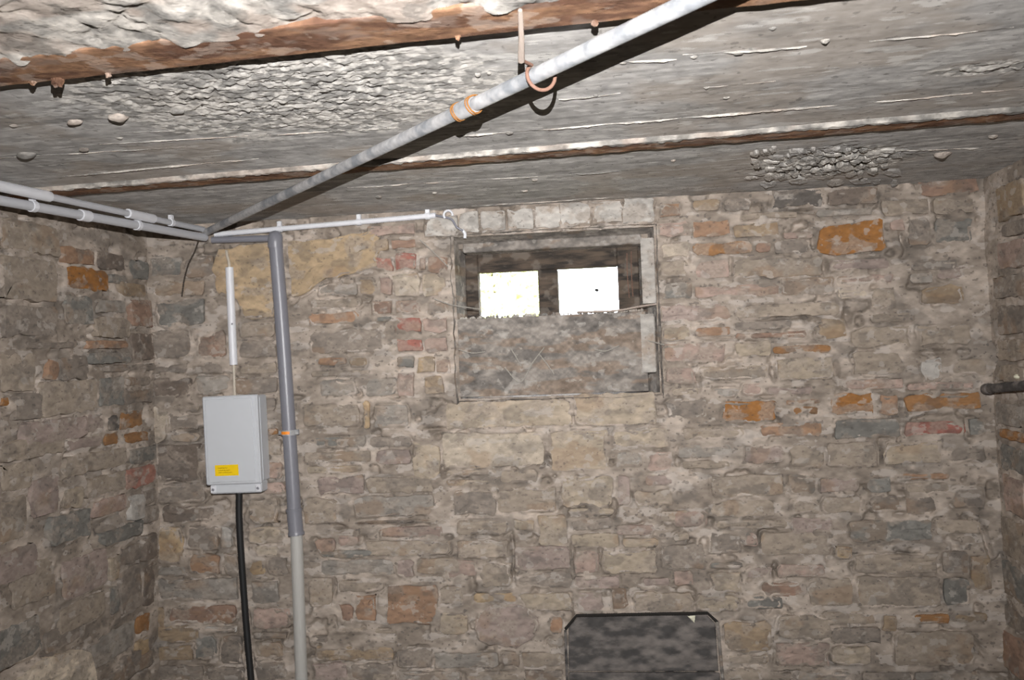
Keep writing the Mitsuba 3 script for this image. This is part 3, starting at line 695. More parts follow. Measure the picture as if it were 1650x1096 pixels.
# the last bay, to the back wall: spalled at the right
S, Y, h, X, p = ceiling_bay(lambda x: e2f(x) - 0.03, lambda x: D + 0.06, 0.005, 43, [(1340, 262, 0.24, 0.28, 0.022, 30.0)])
add("ceiling__concrete_bay", grid_mesh(S, Y, h), "mat_concrete", True)
scene["ceiling"] = mikit.ply(box(XL - 0.2, XR + 0.2, YB - 0.2, D + 0.25, ZC + 0.06, ZC + 0.25), "mat_concrete")
add("ceiling__rear_slab", box(XL - 0.1, XR + 0.1, YB - 0.1, 0.80, ZC - 0.004, ZC + 0.05), "mat_concrete")

# thin fins of cement where the boards of the formwork met
rng = np.random.default_rng(45)
for (p0, p1, amp) in RIDGES:
    a, b = at_ceiling(*p0), at_ceiling(*p1)
    L = np.linalg.norm(b - a)
    d = (b - a) / L
    side = np.array([-d[1], d[0], 0])
    n = int(L / 0.006)
    t = np.linspace(0, 1, n)
    ph = rng.uniform(0, 50)
    q = np.stack([t * L * 11 + ph, t * 0, t * 0], -1)
    gate = np.clip((meshkit.fbm(q, 3, 4) - 0.36) / 0.2, 0, 1) * np.clip(t * 12, 0, 1) * np.clip((1 - t) * 12, 0, 1)
    hh = 0.0010 + amp * 1.0 * gate * (0.35 + 1.3 * meshkit.fbm(q * 9, 3, 8))
    wob = 0.010 * (meshkit.fbm(q * 0.7, 2, 6) - 0.5)
    base = a + d * (t * L)[:, None] + side * wob[:, None]
    wd = 0.0016 + 0.4 * hh
    v = np.vstack([base - side * wd[:, None] + UP * 0.004, base - UP * hh[:, None] - side * (0.2 * wd)[:, None], base + side * wd[:, None] + UP * 0.004])
    i = np.arange(n - 1)
    f = np.vstack([np.stack([k * n + i, k * n + i + 1, (k + 1) * n + i + 1], 1) for k in (0, 1)] + [np.stack([k * n + i, (k + 1) * n + i + 1, (k + 1) * n + i], 1) for k in (0, 1)])
    add("ceiling__cement_fin", trimesh.Trimesh(v, f, process=False), "mat_rough_concrete")

# lumps and drips on the ceiling
rng = np.random.default_rng(51)
for x, y, r in [(285, 178, 8), (190, 187, 13), (120, 195, 8), (42, 248, 10), (135, 240, 6), (22, 202, 4), (770, 120, 5), (788, 118, 3), (960, 153, 4), (820, 213, 5), (1190, 84, 6), (1118, 91, 5), (1138, 140, 5),
                (1330, 65, 7), (1245, 45, 5), (1518, 247, 10), (1600, 219, 5), (1003, 100, 5), (1170, 157, 4), (610, 316, 5), (862, 289, 4), (845, 307, 4), (193, 222, 4), (1250, 178, 4), (700, 310, 4), (1085, 258, 4)]:
    c = at_ceiling(x, y)
    R = r * np.linalg.norm(c - EYE) / FOCAL
    m = trimesh.creation.icosphere(2, 1.0)
    v = m.vertices * (1 + 0.5 * (meshkit.noise(m.vertices * 1.6 + r + x, 3)[:, None] - 0.5))
    m.vertices = v * [R * rng.uniform(0.9, 1.5), R * rng.uniform(0.9, 1.3), R * 0.7] + c
    add("ceiling__lime_lump", m, "mat_rough_concrete", True)
# broken concrete hanging in the spalled patch
placed = []
for _ in range(900):
    x, y = rng.normal(1335, 60), rng.normal(262, 15)
    if not (1210 < x < 1450 and 238 < y < 296) or len(placed) > 70:
        continue
    w, hgt = rng.uniform(9, 34), rng.uniform(4, 10)
    if any(abs(x - a) < (w + b) * 0.48 and abs(y - c) < (hgt + d) * 0.5 for a, b, c, d in placed):
        continue
    placed.append((x, w, y, hgt))
    k = rng.uniform(-0.4, 0.4)
    pts = [(x - w * .5, y - k), (x - w * .2, y - hgt * .5), (x + w * .35, y - hgt * .5 - k), (x + w * .5, y + hgt * .2), (x + w * .1, y + hgt * .5), (x - w * .4, y + hgt * .4)]
    poly = np.array([flat("ceiling", *q) for q in pts])
    if np.sum(poly[:, 0] * np.roll(poly[:, 1], -1) - np.roll(poly[:, 0], -1) * poly[:, 1]) < 0:
        poly = poly[::-1]
    m, _ = stone_mesh("ceiling", poly, rng.uniform(0.003, 0.010), rng, tilt=0.05, lump=0.002)
    add("ceiling__concrete_flake", m, "mat_concrete")

# ------------------------------------------------------------------ steel beams
for i, (edges, lab) in enumerate([(BEAM1, "rusty steel beam flange crossing the ceiling nearest, wide and pale edged"), (BEAM2, "rusty steel beam flange crossing the ceiling near the back wall")]):
    b = thing("steel_beam", lab, "beam")
    L, w = 3.24, edges[1] - edges[0]
    xm = (XL + XR) / 2
    o = np.array([xm, beam_y(xm, (edges[0] + edges[1]) / 2), ZC + (0.0, 0.007)[i]])
    ax, ay = np.array([BD[0], BD[1], 0]), np.array([-BD[1], BD[0], 0])
    n = 260
    prof = [(-w / 2, 0.004), (-w / 2, -0.013), (-w / 2 + 0.004, -0.016), (-w / 4, -0.0165), (0, -0.0165), (w / 4, -0.0165), (w / 2 - 0.004, -0.016), (w / 2, -0.012), (w / 2, 0.002), (0.004, 0.008), (0.004, 0.045), (-0.004, 0.045), (-0.004, 0.008)]
    xs = np.linspace(-L / 2, L / 2, n)
    v, f = [], []
    for x in xs:
        for (y, z) in prof:
            e = 0.0028 * (meshkit.noise(np.array([x * 30, y * 60, i * 9.0]), 4) - 0.5) if z < 0.003 else 0
            v.append(o + ax * x + ay * (y + 1.2 * e) + UP * (z + e))
    m = len(prof)
    for k in range(n - 1):
        for j in range(m):
            q = (j + 1) % m
            f += [[k * m + j, (k + 1) * m + j, (k + 1) * m + q], [k * m + j, (k + 1) * m + q, k * m + q]]
    add(b + "__flange", trimesh.Trimesh(np.array(v), np.array(f), process=False), "mat_rust", 35)
    if i == 1:                                             # a ragged crust of lime and mortar along the near half of the flange
        n, m = 700, 12
        X, V = np.meshgrid(np.linspace(-L / 2, L / 2, n), np.linspace(0, 1, m))
        wide = 0.015 + 0.050 * (meshkit.fbm(np.stack([X * 34, V * 0, V * 0 + 5.0], -1), 3, 3) - 0.5)
        Yc = -w / 2 - 0.012 + (0.012 + np.maximum(wide, 0.0)) * V
        lump = (0.0005 + 0.006 * meshkit.fbm(np.stack([X * 70, Yc * 70, V * 0 + 1.0], -1), 3, 5)) * np.sin(np.pi * np.clip(V, 0, 1)) ** 0.4
        Z = np.where(V < 0.01, -0.002, -0.0160 - lump)
        v = o + ax * X.reshape(-1, 1) + ay * Yc.reshape(-1, 1) + UP * Z.reshape(-1, 1)
        a_, b_ = np.meshgrid(np.arange(n - 1), np.arange(m - 1))
        k = (b_ * n + a_).ravel()
        f = np.vstack([np.stack([k, k + n + 1, k + 1], 1), np.stack([k, k + n, k + n + 1], 1)])
        add(b + "__lime_crust", trimesh.Trimesh(v, f, process=False), "mat_rough_concrete", True)
    if i == 0:                                             # scale and plaster crumbs that hang from the far edge
        for x, y, r in [(108, 134, 8), (66, 137, 4), (176, 119, 4), (738, 58, 4), (958, 31, 5)]:
            c = at_ceiling(x, y, 0.016)
            R = r * np.linalg.norm(c - EYE) / FOCAL
            c = np.array([c[0], beam_y(c[0], edges[1]) - 0.012, ZC - 0.018])
            m = trimesh.creation.icosphere(2, 1.0)
            m.vertices = m.vertices * (1 + 0.9 * (meshkit.noise(m.vertices * 2.3 + x, 3)[:, None] - 0.5)) * [R * 1.1, R * 0.9, R * 1.2] + c
            add(b + "__rust_flake", m, "mat_rust", 30)

# ------------------------------------------------------------------ the window in its niche
structure("window_1", "small two-pane cellar window with dark weathered wooden frame in its niche", "window")
WX0, WX1, WZ0, WZ1 = WIN
FY = D + 0.21                                              # room side of the wooden frame


def fr(x, y, off=0.0):
    return hit(x, y, 1, FY + off)


fx0, fx1 = fr(750, 450)[0], fr(1030, 450)[0]
fz1 = fr(890, 398)[2]
px = [fr(771, 475)[0], fr(868, 475)[0], fr(899, 470)[0], fr(996, 465)[0]]
pz0, pz1 = fr(885, 512)[2] - 0.05, fr(885, 434)[2]
# plastered reveals: they narrow towards the frame
V = lambda x, y, z: (x, y, z)


def sheet(a, b, c, d, nu, nv, amp, seed):
    a, b, c, d = (np.asarray(q, float) for q in (a, b, c, d))
    u, v = np.meshgrid(np.linspace(0, 1, nu), np.linspace(0, 1, nv))
    u, v = u[..., None], v[..., None]
    P = (a * (1 - u) + b * u) * (1 - v) + (d * (1 - u) + c * u) * v
    n = np.cross(b - a, d - a)
    n = n / np.linalg.norm(n)
    P = P + n * (amp * (meshkit.fbm(P * 24, 3, seed) - 0.5))[..., None]
    i, j = np.meshgrid(np.arange(nu - 1), np.arange(nv - 1))
    k = (j * nu + i).ravel()
    return trimesh.Trimesh(P.reshape(-1, 3), np.vstack([np.stack([k, k + 1, k + nu + 1], 1), np.stack([k, k + nu + 1, k + nu], 1)]), process=False)


YF = D + 0.30
fy = FY + 0.07
o0, o1 = -0.012, 0.02
jl0, jl1 = (WX0 - 0.01, D + o0), (fx0 + 0.005, fy)
jr0, jr1 = (WX1 + 0.01, D + o0), (fx1 - 0.005, fy)
soff0, soff1 = WZ1 + 0.01, fz1 - 0.005
rev = merge([
    sheet((jl0[0], jl0[1], WZ0 - 0.02), (jl1[0], jl1[1], WZ0 - 0.02), (jl1[0], jl1[1], soff1), (jl0[0], jl0[1], soff0), 24, 60, 0.016, 3),
    sheet((jr1[0], jr1[1], WZ0 - 0.02), (jr0[0], jr0[1], WZ0 - 0.02), (jr0[0], jr0[1], soff0), (jr1[0], jr1[1], soff1), 24, 60, 0.008, 4),
    sheet((jl1[0], jl1[1], soff1), (jr1[0], jr1[1], soff1), (jr0[0], jr0[1], soff0), (jl0[0], jl0[1], soff0), 70, 24, 0.010, 5),
    sheet((jl0[0], jl0[1], WZ0 - 0.01), (jr0[0], jr0[1], WZ0 - 0.01), (jr1[0], jr1[1], WZ0 + 0.0), (jl1[0], jl1[1], WZ0 + 0.0), 70, 24, 0.012, 6)])
add("window_1__reveal", rev, "mat_board", True)
# the pale plaster strip down the right of the niche, in two lengths
for (y0, y1) in ((384, 489), (506, 600)):
    a, b = hit(1041, y0, 1, D + 0.03), hit(1046, y1, 1, D + 0.03)
    st = sheet((a[0] - 0.021, D + 0.03, b[2]), (a[0] + 0.024, D + 0.022, b[2]), (a[0] + 0.024, D + 0.022, a[2]), (a[0] - 0.021, D + 0.03, a[2]), 10, 40, 0.005, 9)
    bx = box(a[0] - 0.021, a[0] + 0.03, D + 0.03, D + 0.19, b[2], a[2], 0.004)
    k = add("window_1__plaster_strip", merge([st, bx]), "mat_stone", False, uv=np.tile([TONE_KEYS.index("w") + 0.5, 0.92], (len(st.vertices) + len(bx.vertices), 1)))
# lintel board over the frame
add("window_1__lintel_board", box(WX0 + 0.015, WX1 - 0.045, FY - 0.10, FY + 0.02, fz1 - 0.015, fz1 + 0.022, 0.004), "mat_board")
# frame: stiles, rails, mullion
ft = 0.06
add("window_1__frame_stile", box(fx0, px[0], FY, FY + ft, WZ0 + 0.02, fz1, 0.004), "mat_wood")
add("window_1__frame_stile", box(px[3], fx1, FY, FY + ft, WZ0 + 0.02, fz1, 0.004), "mat_wood")
add("window_1__frame_rail", box(px[0], px[3], FY + 0.002, FY + ft, pz1, fz1, 0.004), "mat_wood")
add("window_1__frame_rail", box(px[0], px[3], FY + 0.002, FY + ft, pz0 - 0.06, pz0, 0.004), "mat_wood")
add("window_1__mullion", box(px[1], px[2], FY - 0.004, FY + ft, pz0, pz1, 0.004), "mat_wood")
for x0, x1 in ((px[0], px[1]), (px[2], px[3])):
    add("window_1__pane", box(x0 - 0.004, x1 + 0.004, FY + 0.035, FY + 0.0352, pz0 - 0.004, pz1 + 0.004, 0.00001), "mat_glass")
c = fr(961, 467, 0.0)
m = trimesh.creation.icosphere(2, 1.0)
m.vertices = m.vertices * (1 + 0.5 * (meshkit.noise(m.vertices * 2, 2)[:, None] - 0.5)) * [0.008, 0.004, 0.006] + [c[0], FY + 0.031, c[2]]
fly = thing("dirt_speck", "small dark speck stuck on the right window pane", "dirt")
scene[fly] = mikit.ply(m, "mat_dirt", True)
# two rusty wires on the right stile
for (x0, y0, x1, y1) in ((1010, 408, 1014, 480), (1017, 405, 1020, 478)):
    add("window_1__rusty_wire", tube(smooth_path([fr(x0, y0, -0.006), fr((x0 + x1) / 2 - 1, (y0 + y1) / 2, -0.012), fr(x1, y1, -0.006)], 6), 0.0018, 6), "mat_rusty_wire", True)

# the grey board that fills the lower half of the niche
wb = thing("niche_board", "dusty grey board closing the lower half of the window niche", "board")
b0, b1 = hit(737, 560, 1, D + 0.05), hit(1042, 560, 1, D + 0.05)
zt0, zt1 = hit(740, 514, 1, D + 0.05)[2], hit(1040, 500, 1, D + 0.05)[2]
bt = min(zt0, zt1) - 0.002
f_ = sheet((b0[0], D + 0.045, WZ0 + 0.005), (b1[0], D + 0.045, WZ0 + 0.005), (b1[0], D + 0.06, bt), (b0[0], D + 0.06, bt), 90, 40, 0.010, 14)
add(wb + "__board", merge([f_, box(b0[0], b1[0], D + 0.058, D + 0.10, WZ0 + 0.003, bt, 0.003)]), "mat_board", 40)
rng = np.random.default_rng(61)
crumbs = []
for _ in range(150):
    x = rng.uniform(b0[0] + 0.01, b1[0] - 0.01)
    r = rng.uniform(0.002, 0.0065)
    m = trimesh.creation.icosphere(1, r)
    m.vertices = m.vertices * rng.uniform(0.6, 1.4, 3) + [x, D + rng.uniform(0.06, 0.10), bt + r * 0.9]
    crumbs.append(m)
cr = thing("mortar_crumbs", "row of pale mortar crumbs lying on the board's top edge under the panes", "crumbs")
labels[cr]["kind"] = "stuff"
scene[cr] = mikit.ply(merge(crumbs), "mat_rough_concrete", True)
tw = thing("twig", "thin pale twig lying across the right end of the niche board", "twig")
scene[tw] = mikit.ply(tube(smooth_path([hit(930, 503, 1, D + 0.055), hit(990, 501, 1, D + 0.03), hit(1030, 494, 1, D + 0.02), hit(1058, 490, 1, D - 0.004)], 6), 0.0035, 8), "mat_strap", True)
# dusty cobwebs
strands = []
for pts in ([(813, 592), (838, 616), (858, 585), (877, 560)], [(868, 570), (880, 585), (893, 603)], [(738, 563), (760, 569), (782, 567)], [(958, 563), (975, 566), (998, 557)], [(823, 562), (833, 578), (840, 590)],
            [(700, 482), (730, 492), (772, 498)], [(1040, 548), (1070, 556)], [(676, 386), (700, 408), (722, 430)]):
    q = [hit(x, y, 1, D + (0.036 if 737 < x < 1045 else -0.022)) for x, y in pts]
    strands.append(tube(smooth_path(q, 6), 0.0022, 6))
cw = thing("cobweb", "dusty grey cobweb strands hanging over the niche board", "cobweb")
labels[cw]["kind"] = "stuff"
scene[cw] = mikit.ply(merge(strands), "mat_dust_thread", True)

# outside the window: a bank of earth, a bush
structure("ground", "pale earth outside the window", "ground")
scene["ground"] = mikit.ply(box(-12, 10, D + 0.55, D + 22, 1.0, 1.55), "mat_earth")
for nm, q in [("wall_outer_left", (XL - 0.5, WX0 - 0.02, D + 0.08, D + 0.42, -0.1, 2.4)), ("wall_outer_right", (WX1 + 0.02, XR + 0.5, D + 0.08, D + 0.42, -0.1, 2.4)), ("wall_outer_top", (WX0 - 0.02, WX1 + 0.02, D + 0.12, D + 0.42, fz1, 2.4)),
              ("wall_outer_bottom", (WX0 - 0.02, WX1 + 0.02, D + 0.13, D + 0.42, -0.1, WZ0 - 0.01)), ("wall_side_left", (XL - 0.5, XL - 0.11, YB - 0.2, D + 0.08, -0.1, 2.4)), ("wall_side_right", (XR + 0.10, XR + 0.5, YB - 0.2, D + 0.08, -0.1, 2.4))]:
    structure(nm, "outer masonry behind the face of the cellar walls", "wall")
    scene[nm] = mikit.ply(box(*q), "mat_mortar")
rng = np.random.default_rng(71)
lv, lf = [], []
for k in range(4000):
    q = rng.normal(0, 1, 3)
    q = q / np.linalg.norm(q) * rng.uniform(0.5, 1) ** 0.5
    c = np.array([-1.22, 8.4, 2.15]) + q * [0.50, 0.5, 0.8]
    a, b = rng.normal(0, 1, 3), rng.normal(0, 1, 3)
    a /= np.linalg.norm(a)
    b = np.cross(a, b); b /= np.linalg.norm(b)
    s = rng.uniform(0.03, 0.06)
    i = len(lv)
    lv += [c - a * s, c + b * s * 0.45, c + a * s, c - b * s * 0.45]
    lf += [[i, i + 1, i + 2], [i, i + 2, i + 3]]
sh = thing("shrub", "sunlit yellow-green shrub seen through the left window pane", "shrub")
add(sh + "__foliage", trimesh.Trimesh(np.array(lv), np.array(lf), process=False), "mat_leaf")
labels[sh + "__foliage"] = {"kind": "stuff"}
add(sh + "__stem", tube([(-1.22, 8.4, 1.5), (-1.2, 8.4, 2.0), (-1.25, 8.42, 2.5)], [0.02, 0.014, 0.008], 8), "mat_wood", True)

# ------------------------------------------------------------------ the pipe slung across the ceiling
pr = 0.0140
pa, pb = at_ceiling(1160, -20, 0.036), at_ceiling(327, 377, 0.036)
pd = (pb - pa) / np.linalg.norm(pb - pa)
far = pa + pd * ((D - 0.01 - pa[1]) / pd[1])
near = pa - pd * 0.75


def on_pipe(x, y):
    """The point of the pipe's axis nearest to the ray through a place in the photograph."""
    d = ray(x, y); d = d / np.linalg.norm(d)
    w = pa - EYE
    b = pd @ d
    return pa + pd * (((w @ d) * b - w @ pd) / (1 - b * b))


P1 = on_pipe(858, 113)
P2, P3 = on_pipe(757, 153), on_pipe(733, 164)
cp = thing("ceiling_pipe", "galvanised water pipe running diagonally under the ceiling into the back corner", "pipe")
add(cp + "__pipe_run", tube(line(near, P2, 12), pr, 24), "mat_galvanised", 40)
add(cp + "__pipe_run", tube(line(P3, far, 12), pr, 24), "mat_galvanised", 40)
add(cp + "__coupling", tube([P2 - pd * 0.004, P2 + pd * 0.002, P3 - pd * 0.002, P3 + pd * 0.004], [pr + 0.001, pr + 0.004, pr + 0.004, pr + 0.001], 24), "mat_galvanised", 40)
for q in (P2, P3):
    for e in (-0.004, 0.005):
        ang = np.linspace(0, 2 * np.pi, 25)
        a = np.cross(pd, UP); a /= np.linalg.norm(a)
        b = np.cross(pd, a)
        add(cp + "__hemp_winding", tube([q + pd * (e + 0.003 * math.sin(2 * t)) + (pr + 0.004) * (math.cos(t) * a + math.sin(t) * b) for t in ang], 0.0019, 6), "mat_hemp", True)
ph = thing("pipe_hook", "rusty hook on a pale strap holding the ceiling pipe below the near beam", "hook")
top, bot = at_ceiling(838, 16, 0.020), at_ceiling(840, 97, 0.040)
m = tube([top, 0.5 * (top + bot) + [0.001, 0, -0.002], bot], [0.0035, 0.0045, 0.0062], 8)
add(ph + "__strap", m, "mat_strap", True)
ring = []
b = np.cross(pd, np.cross(pd, UP)); b /= np.linalg.norm(b)
a = np.cross(b, pd); a /= np.linalg.norm(a)
if b[2] > 0:
    b = -b
if a @ CRIGHT > 0:
    a = -a
for k, t in enumerate(np.linspace(-0.25 * np.pi, 1.05 * np.pi, 24)):
    u = k / 23
    rr = pr + 0.006 + 0.012 * math.sin(math.pi * u)
    ring.append(P1 + pd * (-0.012 + 0.0 * u) - pd * (0.020 * u) + rr * (math.cos(t) * a + math.sin(t) * b))
add(ph + "__hook", tube([bot] + ring, 0.0034, 8), "mat_rusty_wire", True)

# ------------------------------------------------------------------ conduits
def sleeve(a, b, r, extra=0.003):
    d = (b - a) / np.linalg.norm(b - a)
    return tube([a, a + d * 0.001, b - d * 0.001, b], [r, r + extra, r + extra, r], 20)


def conduit_clip(key, c, d, r, up, bsdf):
    """A saddle clip round a conduit with a foot to what it is fixed to."""
    d = d / np.linalg.norm(d)
    ring = tube([c - d * 0.009, c - d * 0.0085, c + d * 0.0085, c + d * 0.009], [r, r + 0.003, r + 0.003, r], 20)
    side = np.cross(d, up); side /= np.linalg.norm(side)
    foot = oriented(box(-0.008, 0.008, -0.007, 0.007, 0, 0.022, 0.001), c + up * (r * 0.6), d, side, up)
    add(key, merge([ring, foot]), bsdf, 40)


def conduit(label, points, r, clips, ups, bsdf, sleeves=(), group=None):
    k = thing("conduit", label, "conduit", group)
    add(k + "__tube", tube(points, r, 20), bsdf, 40)
    p = np.asarray(points)
    d = p[-1] - p[0]
    for c in clips:
        conduit_clip(k + "__clip", c, d, r, ups, "mat_white_plastic")
    for a, b, rr in sleeves:
        add(k + "__sleeve", sleeve(a, b, rr), "mat_white_plastic", 40)
    return k


def left_run(offz, y_of):
    a, b = at_ceiling(0, y_of[0], offz), at_ceiling(314, y_of[1], offz)
    d = b - a
    return a, d


a, d = left_run(0.057, (323, 380))
conduit("lower white conduit running along the left wall under the ceiling", [a - d * 0.9, a + d * (D - 0.03 - a[1]) / d[1]], 0.0142, [a + d * t for t in (0.13, 0.64)], UP, "mat_grey_conduit",
        [(a + d * 0.34, a + d * 0.385, 0.0150)])
a2, d2 = left_run(0.026, (300, 367))
conduit("upper white conduit running along the left wall under the ceiling", [a2 - d2 * 0.9, a2 + d2 * (D - 0.03 - a2[1]) / d2[1]], 0.0105, [a2 + d2 * t for t in (0.84,)], UP, "mat_grey_conduit",
        [(a2 - d2 * 0.5, a2 + d2 * 0.20, 0.0125), (a2 + d2 * 0.58, a2 + d2 * 0.73, 0.0125)])
r0, r1 = at_back(346, 378, 0.022), at_back(702, 347, 0.022)
dr_ = r1 - r0
rc = conduit("white conduit along the top of the back wall ending left of the window", [r0, r1], 0.0100, [r0 + dr_ * t for t in (0.30, 0.66, 0.965)], UP, "mat_white_plastic")
cb = thing("cable_end", "short dark cable with pale clamp at the conduit's end beside the window", "cable")
add(cb + "__cable", tube(smooth_path([at_back(700, 347, 0.024), at_back(716, 350, 0.03), at_back(728, 354, 0.03), at_back(736, 366, 0.03), at_back(746, 372, 0.026)], 6), 0.0042, 10), "mat_pipe_dark", True)
q = at_back(723, 347, 0.02)
cl = []
for k, t in enumerate(np.linspace(-0.3, 1.25 * math.pi, 14)):
    cl.append(q + [0.016 * math.cos(t), -0.012, 0.016 * math.sin(t)])
add(cb + "__clamp", tube(cl, 0.0045, 8), "mat_white_plastic", True)
q = at_back(748, 377, 0.012)
add(cb + "__plug", tube(smooth_path([at_back(744, 370, 0.022), at_back(749, 376, 0.02), at_back(749, 384, 0.016)], 4), 0.006, 10), "mat_white_plastic", True)

v0, v1 = at_back(369.5, 431, 0.030), at_back(376.5, 588, 0.030)
vc = thing("conduit", "short upright white conduit on the back wall above the grey box", "conduit")
add(vc + "__tube", tube(line(v0, v1, 2), 0.0150, 24), "mat_white_plastic", 40)
q = at_back(374, 522, 0.0455)
m = trimesh.creation.icosphere(2, 0.0035); m.vertices = m.vertices * [1, 0.4, 1] + q
add(vc + "__screw", m, "mat_pipe_dark", True)
add(vc + "__feed_cable", tube(smooth_path([at_back(365, 404, 0.012), at_back(366, 412, 0.02), at_back(369, 424, 0.03), at_back(370, 440, 0.03)], 5), 0.0052, 10), "mat_cable_cream", True)
add(vc + "__feed_cable", tube([at_back(376, 580, 0.030), at_back(378.5, 642, 0.034)], 0.0052, 10), "mat_cable_cream", True)

# ------------------------------------------------------------------ soil pipe
sp = thing("soil_pipe", "grey plastic waste pipe standing against the back wall right of the box", "pipe")
so = 0.052
A = [at_back(443.5, 386, so), at_back(457, 560, so), at_back(475, 835, so), at_back(477.5, 862, so), at_back(486, 1100, so)]
dn = A[4] - A[3]
low = A[3] + dn * ((0.0 - A[3][2]) / dn[2])
add(sp + "__upper_pipe", tube(smooth_path(A[:3], 6), 0.0255, 28), "mat_pipe_dark", 40)
c0, c1 = at_back(473.5, 820, so), A[3]
dd = (c1 - c0) / np.linalg.norm(c1 - c0)
add(sp + "__socket", tube([c0 - dd * .001, c0, c0 + dd * 0.008, c0 + dd * 0.012, c1 - dd * 0.012, c1 - dd * 0.008, c1, c1 + dd * .001], np.array([.0255, .0300, .0300, .0278, .0278, .0305, .0305, .024]), 28), "mat_pipe_dark", 40)
add(sp + "__lower_pipe", tube([A[3], low + [0, 0, 0.0]], 0.0225, 28), "mat_pipe_pale", 40)
add(sp + "__branch_pipe", tube([at_back(342, 387, 0.030), at_back(440, 384, 0.034), at_back(452, 383, 0.034)], 0.0125, 20), "mat_pipe_dark", 40)
add(sp + "__top_bend", tube(smooth_path([A[0] - [0, 0, 0.03], A[0] + [0, 0, 0.0], A[0] + [0.0, 0.012, 0.022]], 5), [0.0275] * 6 + [0.0275, 0.027, 0.026, 0.024, 0.02], 24), "mat_pipe_dark", 40)
q = at_back(465.5, 697, so)
band = tube([q + [0, 0, -0.010], q + [0, 0, -0.0095], q + [0, 0, 0.0095], q + [0, 0, 0.010]], [0.0255, 0.0285, 0.0285, 0.0255], 28)
ear = oriented(box(-0.007, 0.007, -0.006, 0.006, -0.009, 0.009, 0.001), q + [0.033, -0.004, 0.001], np.array([1, 0, 0]), np.array([0, 1, 0]), UP)
ear2 = oriented(box(-0.006, 0.006, -0.006, 0.006, -0.007, 0.007, 0.001), q + [-0.032, -0.002, 0.0], np.array([1, 0, 0]), np.array([0, 1, 0]), UP)
stem = tube([q + [0, 0.02, 0], q + [0, so + 0.02, 0]], 0.005, 10)
k = add(sp + "__pipe_clamp", merge([band, ear, ear2, stem]), "mat_galvanised", 40)
pad = tube([q + [-0.001, -0.004, -0.006], q + [-0.001, -0.004, -0.0055], q + [-0.001, -0.004, 0.0055], q + [-0.001, -0.004, 0.006]], [0.010, 0.0255, 0.0255, 0.010], 28)
kk = add(k + "__sticker", pad, "mat_orange", 40)
labels[kk] = {"label": "orange sticker"}

# ------------------------------------------------------------------ the grey box
eb = thing("junction_box", "grey plastic junction box with yellow label hanging on the back wall", "electrical box")
off = 0.110
tl, tr, bl, br = at_back(324, 640, off), at_back(413, 636, off), at_back(331, 783, off), at_back(419, 783, off)
ex = tr - tl; W = np.linalg.norm(ex); ex /= W
ez = np.array([-(br - tr)[0] * 0 + (tl - bl)[0], 0, (tl - bl)[2]]); H = np.linalg.norm(ez); ez /= H
ex = np.array([ez[2], 0, -ez[0]])
ey = np.array([0.0, 1.0, 0.0])
o = bl


def part(key, x0, x1, y0, y1, z0, z1, bsdf, c=0.004):
    return add(eb + "__" + key, oriented(box(x0, x1, y0, y1, z0, z1, c), o, ex, ey, ez), bsdf, 30)


part("body", 0.006, W - 0.002, 0.030, off - 0.005, 0.004, H - 0.004, "mat_box_grey", 0.006)
lid = part("lid", 0, W, 0.004, 0.0285, 0, H, "mat_box_grey", 0.005)
part("lid_panel", 0.012, W - 0.018, 0.0005, 0.0045, 0.010, H - 0.010, "mat_box_grey", 0.003)
part("cable_flange", 0.012, W - 0.004, 0.016, off - 0.03, -0.034, 0.006, "mat_box_grey", 0.005)
for x in (0.024, W - 0.016):
    part("corner_boss", x - 0.011, x + 0.011, 0.010, 0.022, -0.031, -0.002, "mat_white_plastic", 0.003)
    m = trimesh.creation.cylinder(0.005, 0.006, sections=14)
    m.apply_transform(trimesh.transformations.rotation_matrix(math.pi / 2, [1, 0, 0]))
    add(eb + "__screw", oriented(m, o + ex * x + ey * 0.010 + ez * -0.017, ex, ey, ez), "mat_pipe_dark", 30)
lx0, lz0 = 0.040, 0.034
lb = part("label_plate", lx0, lx0 + 0.090, -0.0008, 0.0008, lz0, lz0 + 0.040, "mat_yellow", 0.0003)
labels[lb] = {"label": "yellow label"}
for z in (0.029, 0.020, 0.012):
    add(lb + "__print_line", oriented(box(lx0 + 0.012, lx0 + 0.078 - z, -0.0012, -0.0006, lz0 + z - 0.0012, lz0 + z + 0.0012, 0.0001), o, ex, ey, ez), "mat_print")
bc = thing("power_cable", "thick black cable hanging from the bottom of the grey box", "cable")
scene[bc] = mikit.ply(tube(smooth_path([o + ex * (0.5 * W + 0.004) + ey * 0.045 + ez * -0.02, at_back(386, 850, 0.055), at_back(395, 985, 0.035), at_back(405, 1100, 0.03), at_back(417, 1230, 0.03)], 10), 0.0125, 20), "mat_black_cable", 40)

# dark wire dangling in the corner
dw_ = thing("hanging_wire", "thin dark wire dangling below the conduits in the left corner", "wire")
scene[dw_] = mikit.ply(tube(smooth_path([at_back(322, 380, 0.05), at_back(314, 405, 0.03), at_back(304, 425, 0.03), at_back(297, 450, 0.028), at_back(293, 478, 0.03)], 8), 0.0028, 8), "mat_dark_wire", True)

